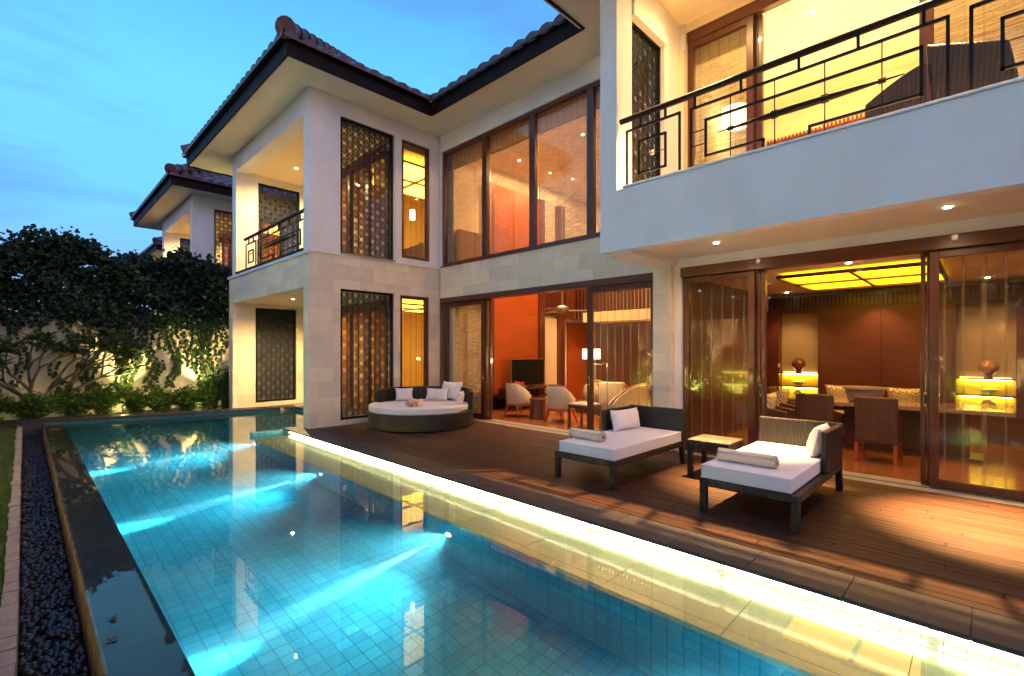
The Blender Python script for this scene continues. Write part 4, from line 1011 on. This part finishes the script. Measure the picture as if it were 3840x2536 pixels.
# ceiling fan
t = thing('ceiling_fan', 'grey three bladed ceiling fan hanging on a long rod in the living room', 'ceiling fan', (-8.05, 10.1, 2.66))
MB().lathe([(.03, -.10), (.10, -.08), (.17, -.02), (.18, .05), (.15, .10), (.05, .13)], 24).build('motor', greysteel, t, smooth=True, world=False)
MB().tube([(0, 0, .12), (0, 0, 3.8)], .014, 8).build('rod', greysteel, t, world=False)
MB().lathe([(.05, 3.76), (.07, 3.83)], 16).build('ceiling_cup', greysteel, t, world=False)
for k in range(3):
    a = R(42 + 120 * k); c_, s_ = math.cos(a), math.sin(a); b = MB()
    pr_ = [(.16, -.03, -.03), (.30, -.065, -.035), (.88, -.055, -.03), (.88, .055, -.005), (.30, .065, .0), (.16, .03, -.005)]
    b.v = [(x * c_ - y * s_, x * s_ + y * c_, z) for x, y, z in pr_] + [(x * c_ - y * s_, x * s_ + y * c_, z + .01) for x, y, z in pr_]
    b.f = [(5, 4, 3, 2, 1, 0), (6, 7, 8, 9, 10, 11)] + [(q, (q + 1) % 6, 6 + (q + 1) % 6, 6 + q) for q in range(6)]
    b.build('blade', greysteel, t, world=False)

# ---------------------------------------------------------------- dining room
t = thing('dining_table', 'large dark dining table under the glowing ceiling panel', 'dining table', (-.95, 9.72, 0))
MB().box(-1.15, 1.25, -.52, .52, .70, .76).build('table_top', woodm('table_top_wood', (.42, .27, .20), (.30, .18, .13), .15, axis=0, coat=.6), t, world=False, bevel=.005)
MB().box(-.7, .8, -.22, .22, .02, .699).build('pedestal', darkwood, t, world=False)
MB().box(-.85, .95, -.32, .32, 0, .05).build('plinth', darkwood, t, world=False)
b = MB(); b.lathe([(.19, 0), (.22, .02), (.27, .20), (.30, .215), (.295, .235), (.265, .225), (.20, .05), (0, .045)], 40, (0, 0, 0)); o = b.build('ribbed_basin', basinm, autos=True); o.location = (-1.38, 9.52, .761); tag(o, 'wide grey ribbed basin standing on the dining table', 'basin')
def dchair(label, loc, rz, group='wicker dining chairs'):
    t = thing('wicker_dining_chair', label, 'dining chair', loc, rz, group)
    w2, d2 = .25, .27
    MB().box(-w2, w2, -d2, -d2 + .07, .40, .93).build('backrest', wickb, t, world=False, bevel=.022, seg=3)
    MB().box(-w2, w2, -d2, d2, .28, .42).build('seat', wickb, t, world=False, bevel=.015)
    for s_ in (-1, 1):
        x = s_ * (w2 - .035); b = MB(); b.add([(x - .035, -d2 + .07, .42), (x + .035, -d2 + .07, .42), (x + .035, d2, .42), (x - .035, d2, .42), (x - .035, -d2 + .07, .70), (x + .035, -d2 + .07, .70), (x + .035, d2, .62), (x - .035, d2, .62)], [(0, 3, 2, 1), (4, 5, 6, 7), (0, 1, 5, 4), (1, 2, 6, 5), (2, 3, 7, 6), (3, 0, 4, 7)])
        b.build('armrest', wickb, t, world=False, bevel=.015)
        for q in (-1, 1): MB().bar((s_ * (w2 - .03), q * (d2 - .03), .28), (s_ * (w2 - .025), q * (d2 - .01), 0), .045).build('leg', woodo, t, world=False)
    MB().box(-w2 + .07, w2 - .07, -d2 + .075, d2, .421, .47).build('seat_cushion', leather, t, world=False, bevel=.015)
    return t
c0 = dchair('brown wicker dining chair, left of the two with their backs to the deck', (-1.84, 8.66, 0), 0)
dup(c0, 'brown wicker dining chair, right of the two with their backs to the deck', (-1.09, 8.66, 0), 0)
dup(c0, 'brown wicker dining chair at the head of the table, nearest the open glass door', (-2.48, 8.62, 0), R(-90))
dup(c0, 'brown wicker dining chair at the head of the table, further from the door', (-2.52, 9.55, 0), R(-90))
dup(c0, 'brown wicker dining chair across the table, left of the basin', (-1.86, 10.62, 0), R(180))
dup(c0, 'brown wicker dining chair across the table, right of the basin', (-.98, 10.62, 0), R(180))
for lab, loc, rz in (('ogee patterned cushion in the head chair nearest the open glass door', (-2.60, 8.62, .47), -90), ('ogee patterned cushion in the head chair further from the door', (-2.64, 9.50, .50), -90),
                     ('ogee patterned cushion in the chair behind the basin', (-1.90, 10.72, .52), 180), ('ogee patterned cushion across the table right of the basin', (-.98, 10.72, .52), 180)):
    pillow(lab, loc, (R(-14), 0, R(rz)), .50, .44, .16, pattern, 'patterned dining cushions', 'cushion', 'cushion')
for k, a in enumerate((YX(-2.67), YX(.05))):
    w_ = ('left', 'right')[k]; gl_ = pbr('bronze_lustre%d' % k, (.30, .11, .05) if k == 0 else (.62, .34, .14), .12, metal=.4, var=.3, coat=1, vs=6)
    b = MB(); pr_ = [(.055, 0), (.06, .02), (.045, .05)] + [(.135 * math.sin(R(q)), .185 - .135 * math.cos(R(q))) for q in range(22, 180, 12)]; b.lathe(pr_, 28); o = b.build('globe_vase', gl_, smooth=True); o.location = (a, YB + .08, 1.113)
    tag(o, ('dark bronze globe vase on the niche shelf at the left of the dining room', 'golden globe vase on the niche shelf behind the right glass door')[k], 'vase')
    b = MB(); b.lathe([(.03, 0), (.035, .02), (.07, .05), (.13, .10), (.125, .102), (.06, .055), (0, .04)], 28); o = b.build('white_bowl', pbr('bowl_glaze%d' % k, (.75, .70, .55), .3), smooth=True); o.location = (a, YB + .06, .823); tag(o, 'pale footed bowl on the middle shelf of the %s dining room niche' % w_, 'bowl')
    b = MB(); b.tube([(-.09, 0, .10), (-.05, 0, .17), (.0, 0, .18), (.05, 0, .13), (.07, 0, .05), (.08, 0, 0)], [.012, .03, .04, .045, .035, .05], 12); o = b.build('curved_figurine', pbr('figurine_glaze%d' % k, (.8, .72, .5), .3), smooth=True); o.location = (a, YB + .06, .543); tag(o, 'pale curved figurine on the bottom shelf of the %s dining room niche' % w_, 'figurine')
# light switch by niche
b = MB(); b.box(YX(-3.03), YX(-2.99), YB - .012, YB - .001, 1.22, 1.30); tag(b.build('light_switch', cream), 'small pale switch plate beside the left dining room niche', 'switch')

# ---------------------------------------------------------------- upper balcony and bedroom
t = thing('wicker_chaise', 'dark wicker lounge chair with high back standing on the upper balcony', 'lounge chair', (-.35, 6.75, 3.6))
b = MB(); b.add([(-.02, -.22, .35), (.62, -.22, .35), (.62, .25, .35), (-.02, .25, .35), (-.08, -.26, 1.14), (.52, -.26, .93), (.52, .0, .93), (-.08, .0, 1.14)], [(0, 3, 2, 1), (4, 5, 6, 7), (0, 1, 5, 4), (1, 2, 6, 5), (2, 3, 7, 6), (3, 0, 4, 7)])
b.build('backrest', wickd, t, world=False, bevel=.03, seg=3)
b = MB(); n = 14
for k in range(n + 1):
    q = k / n; x = -.08 - .50 * q; z = .94 - .26 * q ** 1.4; b.v += [(x, -.28, .2), (x, -.18, .2), (x, -.18, z), (x, -.28, z)]
for k in range(n):
    a = k * 4
    for q in range(4): b.f.append((a + q, a + 4 + q, a + 4 + (q + 1) % 4, a + (q + 1) % 4))
b.f += [(0, 1, 2, 3), (4 * n + 3, 4 * n + 2, 4 * n + 1, 4 * n)]
b.build('armrest', wickd, t, world=False)
MB().box(-.58, .50, -.17, .5, .2, .42).build('seat', wickd, t, world=False)
for x in (-.52, .46):
    for y_ in (-.2, .42): MB().bar((x, y_, 0), (x, y_, .2), .06).build('leg', wickd, t, world=False)
t = thing('slatted_headboard', 'orange slatted wooden bed screen showing above the balcony parapet', 'headboard', (-1.9, 9.0, 3.6))
b = MB(); x = -.78
while x < 1.1: b.box(x, x + .03, 0, .04, .3, 1.62 + (.0 if x > .0 else -.02)); x += .055
b.build('slats', woodo, t, world=False); MB().box(-.8, 1.13, .041, .07, .2, 1.58).build('board', woodo, t, world=False)
t = thing('bedroom_lamp', 'glowing cream drum lamp behind the blind of the upper bedroom', 'table lamp', (-3.2, 9.0, 3.6))
b = MB(); b.lathe([(.23, 2.04), (.23, 2.34)], 30); b.f = b.f[:-2]; o = b.build('lamp_shade', emis('bedroom_shade', (1, .80, .42), 9), t, world=False); o.modifiers.new('s', 'SOLIDIFY').thickness = .004
MB().tube([(0, 0, 0), (0, 0, 2.3)], .012, 8).build('lamp_stem', brass, t, world=False)
MB().lathe([(.15, 0), (.15, .02), (.02, .03)], 20).build('lamp_base', brass, t, world=False)
# lamp and chair seen in the narrow upper window
t = thing('hanging_lamp', 'white cylinder lamp hanging inside the narrow upper window', 'pendant lamp', (-11.3, 7.55, 5.2))
MB().lathe([(.06, 0), (.07, .02), (.07, .26), (.05, .28)], 16).build('lamp_shade', emis('pendant_shade', (1, .85, .55), 7), t, smooth=True, world=False)
MB().tube([(0, 0, .28), (0, 0, 1.35)], .005, 6).build('cord', black, t, world=False)
t = thing('wicker_tub_chair', 'rounded wicker chair back behind the narrow upper window', 'chair', (-10.6, 7.05, 3.62))
shell(MB(), .30, .36, R(-40), R(220), .1, lambda q: .82 - .25 * abs(q - .5) * 2).build('backrest', wickb, t, autos=True, world=False)
MB().lathe([(.30, .1), (.30, .42), (.1, .45)], 20).build('seat', wickb, t, world=False)
# ================================================================== garden
def leaf(mb, p, nrm, up, L, W, fold=.25, tip=1.0):
    """pointed leaf: base at p, length along up, facing nrm"""
    up = up.normalized(); s = up.cross(nrm)
    if s.length < 1e-4: s = Vector((1, 0, 0))
    s.normalize(); n_ = s.cross(up); b = len(mb.v)
    q = [p, p + up * L * .30 + s * W * .5 + n_ * W * fold, p + up * L * .62 + s * W * .42 + n_ * W * fold, p + up * L + n_ * -.08 * L, p + up * L * .62 - s * W * .42 + n_ * W * fold, p + up * L * .30 - s * W * .5 + n_ * W * fold, p + up * L * .45]
    mb.v += [tuple(x) for x in q]; mb.f += [(b, b + 1, b + 6), (b + 1, b + 2, b + 6), (b + 2, b + 3, b + 6), (b + 3, b + 4, b + 6), (b + 4, b + 5, b + 6), (b + 5, b, b + 6)]
def rv(r): 
    while 1:
        v = Vector((r.uniform(-1, 1), r.uniform(-1, 1), r.uniform(-1, 1)))
        if .05 < v.length < 1: return v.normalized()
# walls
gw = thing('garden_wall', 'rough pale garden wall beyond the end of the pool, half covered by creepers', 'wall', (-16.8, 3, 0))
b = MB(); b.box(-17.05, -16.80, -3.15, 12, -.3, 2.46); b.build('wall', wallout, gw)
b = MB(); b.box(-17.08, -16.77, -3.15, 12, 2.46, 2.52); b.build('wall_cap', wallout, gw)
g2 = thing('side_garden_wall', 'long pale garden wall on the near side of the lawn behind the camera', 'wall', (-7, -3, 0))
b = MB(); b.box(-16.79, 5.5, -3.15, -2.90, -.4, 2.7); b.build('wall', wallout, g2)
# hedge of creeper over a trellis on top of the wall
rr = random.Random(21)
hg = thing('creeper_hedge', 'dark mass of creeper growing over the trellis on top of the garden wall', 'hedge', (-16.9, 2, 2.5))
b = MB()
for y_ in [ -3 + .9 * k for k in range(12)]: b.tube([(-16.92, y_, 2.4), (-16.92, y_, 4.25)], .02, 6)
for z in (2.8, 3.4, 4.0): b.tube([(-16.92, -3, z), (-16.92, 7.5, z)], .012, 6)
b.build('trellis', black, hg)
b = MB()
def topz(y_): return 4.28 - .045 * y_ + .16 * math.sin(y_ * 2.3) + .09 * math.sin(y_ * 6.1 + 1)
for k in range(30000):
    y_ = rr.uniform(-3, 7.6); zt = topz(y_); q = rr.random(); z = 2.25 + (zt - 2.25) * q ** .85
    if rr.random() < .06: z = zt + abs(rr.gauss(0, .12))
    if math.sin(y_ * 3.1 + 2 * math.sin(z * 2.3)) * math.sin(z * 4.2 + y_) > .88 and rr.random() < .8: continue
    dpt = rr.gauss(0, .16); p = Vector((-16.80 + dpt + .12 * math.sin(y_ * 3 + z * 4), y_, z)); L = rr.uniform(.07, .16)
    nv = (Vector((1, -.3, .5)) + rv(rr) * .8).normalized(); leaf(b, p, nv, Vector((rr.uniform(-.5, .9), rr.uniform(-1, 1), rr.uniform(-1.1, .4))), L, L * .85)
b.build('foliage', leafh, hg)
b = MB()
for (y_, h_) in ((.75, .45), (1.35, .30), (2.2, .18), (.2, .2)):
    pts = [Vector((-16.8, y_ + .12 * math.sin(k * .9), topz(y_) - .1 + h_ * k / 4)) for k in range(5)]; b.tube(pts, [.008, .007, .005, .004, .002], 5)
    for p in pts[1:]: leaf(b, p, Vector((1, 0, .3)), Vector((.2, rr.uniform(-1, 1), .2)), .08, .05)
b.build('shoots', leafh, hg)
# hanging strands, each a vine
def strand(label, y0, z0, z1, amp, seed, x=-16.74, dens=20, Ls=.115, cut=None):
    r = random.Random(seed); t = thing('hanging_creeper', label, 'creeper', (x, y0, z1), 0, 'creeper strands hanging down the garden wall')
    st = MB(); lf = MB(); n = 14; pts = [Vector((x, y0 + amp * math.sin(k * .55 + seed), z0 + (z1 - z0) * k / n)) for k in range(n + 1)]
    st.tube(pts, .006, 5); st.build('stem', barkm, t)
    N_ = int(dens * (z0 - z1))
    for k in range(N_):
        q = k / N_ * n; i = min(int(q), n - 1); p = pts[i].lerp(pts[i + 1], q - i); sd_ = -1 if k % 2 else 1
        L = r.uniform(.75, 1.2) * Ls; p = p + Vector((r.uniform(0, .05), sd_ * r.uniform(0, .07), r.uniform(-.02, .02)))
        leaf(lf, p, (Vector((1, -.5, .35)) + rv(r) * .4), Vector((.2, sd_ * .7, -.8 + r.uniform(-.4, .3))), L, L * .95, .12)
    lf.build('leaves', leafv, t); return t
strs = [(2.30, 2.6, 1.45, .05), (2.48, 2.6, 1.1, .04), (2.75, 2.55, 1.6, .03), (3.02, 2.6, .55, .10), (3.18, 2.6, .9, .07), (3.50, 2.6, 1.0, .08), (3.72, 2.6, .5, .08), (3.86, 2.6, .35, .06), (4.05, 2.6, .5, .05), (4.3, 2.6, 1.5, .06),
        (2.05, 2.6, .4, .09), (1.90, 2.6, .3, .08), (2.52, 1.5, .3, .10), (2.66, 1.3, .3, .09), (1.30, 1.45, .3, .12), (1.12, 1.4, .3, .10), (.60, 1.3, .3, .12), (1.75, 2.5, 1.5, .1), (1.55, 2.5, 1.6, .1), (1.2, 2.5, 1.7, .1), (.8, 2.5, 1.8, .1), (.3, 2.5, 1.6, .1), (-.1, 2.5, .7, .1)]
for k, (y_, z0, z1, am) in enumerate(strs):
    strand('leafy creeper strand, number %d from the left, hanging down the pale garden wall' % (sorted(q[0] for q in strs).index(y_) + 1), y_, z0, z1, am, k, dens=40 if k in (3, 6, 7, 10, 11, 14) else 27)
# broad leaved plants at the foot of the wall
def shrub(label, x, y_, w_, h_, n, seed, L=.09, mat=None, cat='shrub', ar=.5):
    r = random.Random(seed); t = thing('shrub', label, cat, (x, y_, -.12), 0, 'low shrubs along the foot of the garden wall')
    st = MB(); lf = MB(); tips = []
    for k in range(int(n / 26) + 4):
        a = r.uniform(0, 6.28); q = r.uniform(.1, 1) * w_; e = Vector((x + q * math.cos(a) * .6, y_ + q * math.sin(a), -.1 + h_ * r.uniform(.45, 1.0) * (1 - .35 * (q / w_) ** 2)))
        s0 = Vector((x + r.uniform(-.1, .1), y_ + r.uniform(-.3, .3) * w_, -.12)); m_ = s0.lerp(e, .5) + Vector((0, 0, .1 * h_)); st.tube([s0, m_, e], [.008, .006, .003], 5); tips.append((s0, m_, e))
    for k in range(n):
        s0, m_, e = r.choice(tips); q = r.random() ** .6; p = (s0.lerp(m_, q * 2) if q < .5 else m_.lerp(e, q * 2 - 1)) + rv(r) * .07
        l_ = L * r.uniform(.6, 1.3); leaf(lf, p, Vector((0.3, -.2, 1)) + rv(r) * .7, Vector((r.uniform(-1, 1), r.uniform(-1, 1), r.uniform(-.3, .7))), l_, l_ * ar)
    st.build('stems', barkm, t); lf.build('leaves', mat or leafs, t); return t
sh = [(-16.0, -.55, .42, .75, 900, 'left edge of the picture'), (-15.85, .15, .40, .62, 900, 'trunk of the small tree'), (-15.9, .85, .42, .66, 1000, 'gap between tree and first garden lamp'), (-15.95, 1.45, .36, .72, 900, 'left of the first garden lamp'),
      (-15.85, 2.05, .34, .58, 800, 'right of the first garden lamp'), (-15.85, 2.60, .36, .55, 900, 'bed between the two garden lamps, halfway'), (-15.75, 3.15, .36, .62, 1000, 'left of the brighter garden lamp'), (-15.65, 3.68, .34, .78, 1200, 'brighter garden lamp'), (-15.6, 4.15, .30, .95, 900, 'far stone column')]
for k, (x, y_, w_, h_, n, d_) in enumerate(sh):
    shrub('low leafy shrub by the %s' % d_, x, y_, w_ * 1.4, h_ * 1.25, int(n * 1.9), 40 + k, L=.085 if k < 8 else .15)
# garden uplights
def uplight(label, loc, to, pw, col=(1, .74, .26), size=62):
    t = thing('garden_uplight', label, 'garden light', loc, 0, 'uplights in the planting bed')
    MB().tube([Vector((0, 0, 0)), Vector((0, 0, .07))], .012, 6).build('spike', black, t, world=False)
    d_ = (Vector(to) - Vector(loc)).normalized(); a = Vector((0, 0, .08)); MB().tube([a, a + d_ * .10], .045, 14).build('housing', black, t, world=False)
    MB().tube([a + d_ * .101, a + d_ * .104], .036, 14).build('lamp_face', emis('uplight_face', (1, .85, .5), 40), t, world=False)
    s = spot('uplight_beam', (0, 0, 0), (0, 0, 1), pw, size, col, None, .7, .03); s.parent = t
    if loc[0] < -12: q = point('uplight_spill', (0, 0, 0), pw * .03, (1, .80, .26), .03); q.parent = t; q.location = a + d_ * .16 + Vector((.10, 0, 0))
    s.location = a + d_ * .12; s.rotation_euler = d_.to_track_quat('-Z', 'Y').to_euler(); return t
uplight('garden uplight glowing at the foot of the wall, between the tree and the column', (-16.15, 1.85, -.1), (-16.70, 1.95, 1.6), 480)
uplight('garden uplight, the brighter one glowing among shrubs by the stone column', (-16.05, 3.66, -.1), (-16.6, 3.66, 1.3), 420)
uplight('garden uplight hidden behind the shrubs at the left edge', (-16.1, -.45, -.1), (-16.75, -.4, 1.2), 170)
# frangipani tree
t = thing('frangipani_tree', 'small frangipani tree with forked trunk and long dark leaves at the left edge', 'tree', (-16.0, .20, -.12))
tk = MB(); lf = MB(); rr = random.Random(77); ends = []
def branch(p, d_, L, r0, depth):
    q = p + d_ * L; m_ = p.lerp(q, .5) + rv(rr) * .04; tk.tube([p, m_, q], [r0, r0 * .85, r0 * .7], 8)
    if depth == 0: ends.append((q, d_)); return
    for k in range(rr.choice((2, 2, 3))):
        nd = (d_ + rv(rr) * .75 + Vector((.05, 0, .22))).normalized(); branch(q, nd, L * rr.uniform(.62, .85), r0 * .68, depth - 1)
b0 = Vector((-16.0, .20, -.12))
for d_, L in ((Vector((0, -.10, 1)), .80), (Vector((.1, .75, .85)), .92), (Vector((.1, -.35, .9)), .74), (Vector((.05, .3, 1)), .84)): branch(b0 + rv(rr) * .05, d_.normalized(), L, .055, 3)
for (q, d_) in ends:
    for k in range(rr.randint(14, 20)):
        a = rr.uniform(0, 6.28); u = Vector((math.cos(a), math.sin(a), rr.uniform(-.25, .75))); L = rr.uniform(.22, .38)
        leaf(lf, q + rv(rr) * .03, Vector((0, 0, 1)) + rv(rr) * .3, u, L, L * .30, .12)
tk.build('trunk', barkm, t, smooth=True); lf.build('crown', leaft, t)
# creepers and lamps on the side wall, mirrored in the glass doors
def wallvine(label, x, w_, h_, n, seed):
    r = random.Random(seed); t = thing('wall_creeper', label, 'creeper', (x, -2.85, -.3), 0, 'creepers on the side wall')
    lf = MB(); st = MB()
    for s_ in range(9):
        y0 = x + r.uniform(-w_, w_); hh = h_ * r.uniform(.4, 1); ph_ = r.uniform(0, 6)
        pts = [Vector((y0 + .16 * math.sin(k * .7 + ph_), -2.86, -.3 + hh * k / 10)) for k in range(11)]; st.tube(pts, .007, 5)
        for k in range(n):
            p = pts[r.randint(0, 9)].lerp(pts[r.randint(1, 10)], r.random() * .15) + Vector((r.gauss(0, .07), r.uniform(0, .08), r.uniform(-.05, .05))); L = r.uniform(.07, .13)
            leaf(lf, p, Vector((0, 1, .4)) + rv(r) * .6, Vector((r.uniform(-1, 1), .2, r.uniform(-1, .3))), L, L * .9, .12)
    st.build('stem', barkm, t); lf.build('leaves', leafv, t)
for k, (x, lab) in enumerate(((-9.9, 'creeper on the side wall mirrored in the right living room door'), (-7.7, 'creeper on the side wall mirrored in the left part of the dining room door'), (-6.3, 'creeper on the side wall mirrored beside the dining room door post'))):
    wallvine(lab, x - .2, .55, 2.4, 90, 60 + k)
    uplight('garden uplight under the ' + lab.replace(' on the side wall', ''), (x, -2.58, -.14), (x, -2.9, .42), 5500, size=130)
pt = thing('potted_shrub', 'leafy potted shrub on the lawn mirrored in the right dining room door', 'potted plant', (-.2, -1.6, -.14))
MB().lathe([(.16, 0), (.24, .35), (.27, .42), (.24, .43), (.2, .38)], 24).build('pot', black, pt, smooth=True, world=False)
b = MB(); r = random.Random(91)
for k in range(700):
    q = rv(r) * r.uniform(.1, .55); L = r.uniform(.07, .14); leaf(b, Vector((q.x, q.y, .72 + q.z * .75)), rv(r), rv(r) + Vector((0, 0, .3)), L, L * .5)
b.build('foliage', leafs, pt, world=False)
b = MB()
for k in range(6): a = k * 1.05; b.tube([(0, 0, .35), (.12 * math.cos(a), .12 * math.sin(a), .7), (.3 * math.cos(a), .3 * math.sin(a), 1.1)], [.014, .01, .005], 6)
b.build('stems', barkm, pt, world=False)
uplight('added uplight brightening the potted shrub on the lawn', (-.2, -.75, -.14), (-.2, -1.6, .5), 4500)  # lamp added to brighten the shrub for its reflection in the door
th_ = thing('tall_hedge', 'tall dark hedge rising above the side garden wall behind the camera', 'hedge', (-5, -3.5, 0))
b = MB(); r = random.Random(5)
for k in range(16000):
    x = r.uniform(-15, 5.5); z = 2.3 + (3.3 + .35 * math.sin(x * 1.3) + .2 * math.sin(x * 3.7)) * r.random() ** .9; L = r.uniform(.13, .24)
    leaf(b, Vector((x, -3.35 + r.gauss(0, .22), z)), Vector((0, 1, .4)) + rv(r) * .8, Vector((r.uniform(-1, 1), .3, r.uniform(-1, .5))), L, L * .8)
b.build('foliage', leafh, th_)
b = MB()
for x in range(-15, 6): b.tube([(x, -3.4, -.1), (x + .1, -3.4, 2.5), (x - .1, -3.4, 5.0)], [.06, .045, .02], 6)
b.build('stems', barkm, th_)
# two dead leaves floating on the overflow edge
def dead(label, x, y_, rz):
    b = MB(); leaf(b, Vector((0, 0, .004)), Vector((0, 0, 1)), Vector((1, .1, .15)), .055, .028, .25); leaf(b, Vector((.01, .01, .004)), Vector((0, .3, 1)), Vector((-.2, 1, .5)), .03, .016, .3); b.tube([(0, 0, .004), (-.025, -.008, .012)], .0015, 5)
    o = b.build('fallen_leaf', pbr('dead_leaf', (.10, .055, .04), .8)); o.location = (x, y_, WL); o.rotation_euler = (0, 0, rz); s_ = o.modifiers.new('s', 'SOLIDIFY'); s_.thickness = .0012; tag(o, label, 'leaf')
dead('curled brown leaf floating on the dark pool edge, further from the camera', -3.93, .38, .4)
dead('curled brown leaf on the dark pool edge, nearer the camera', -3.62, .345, 2.0)
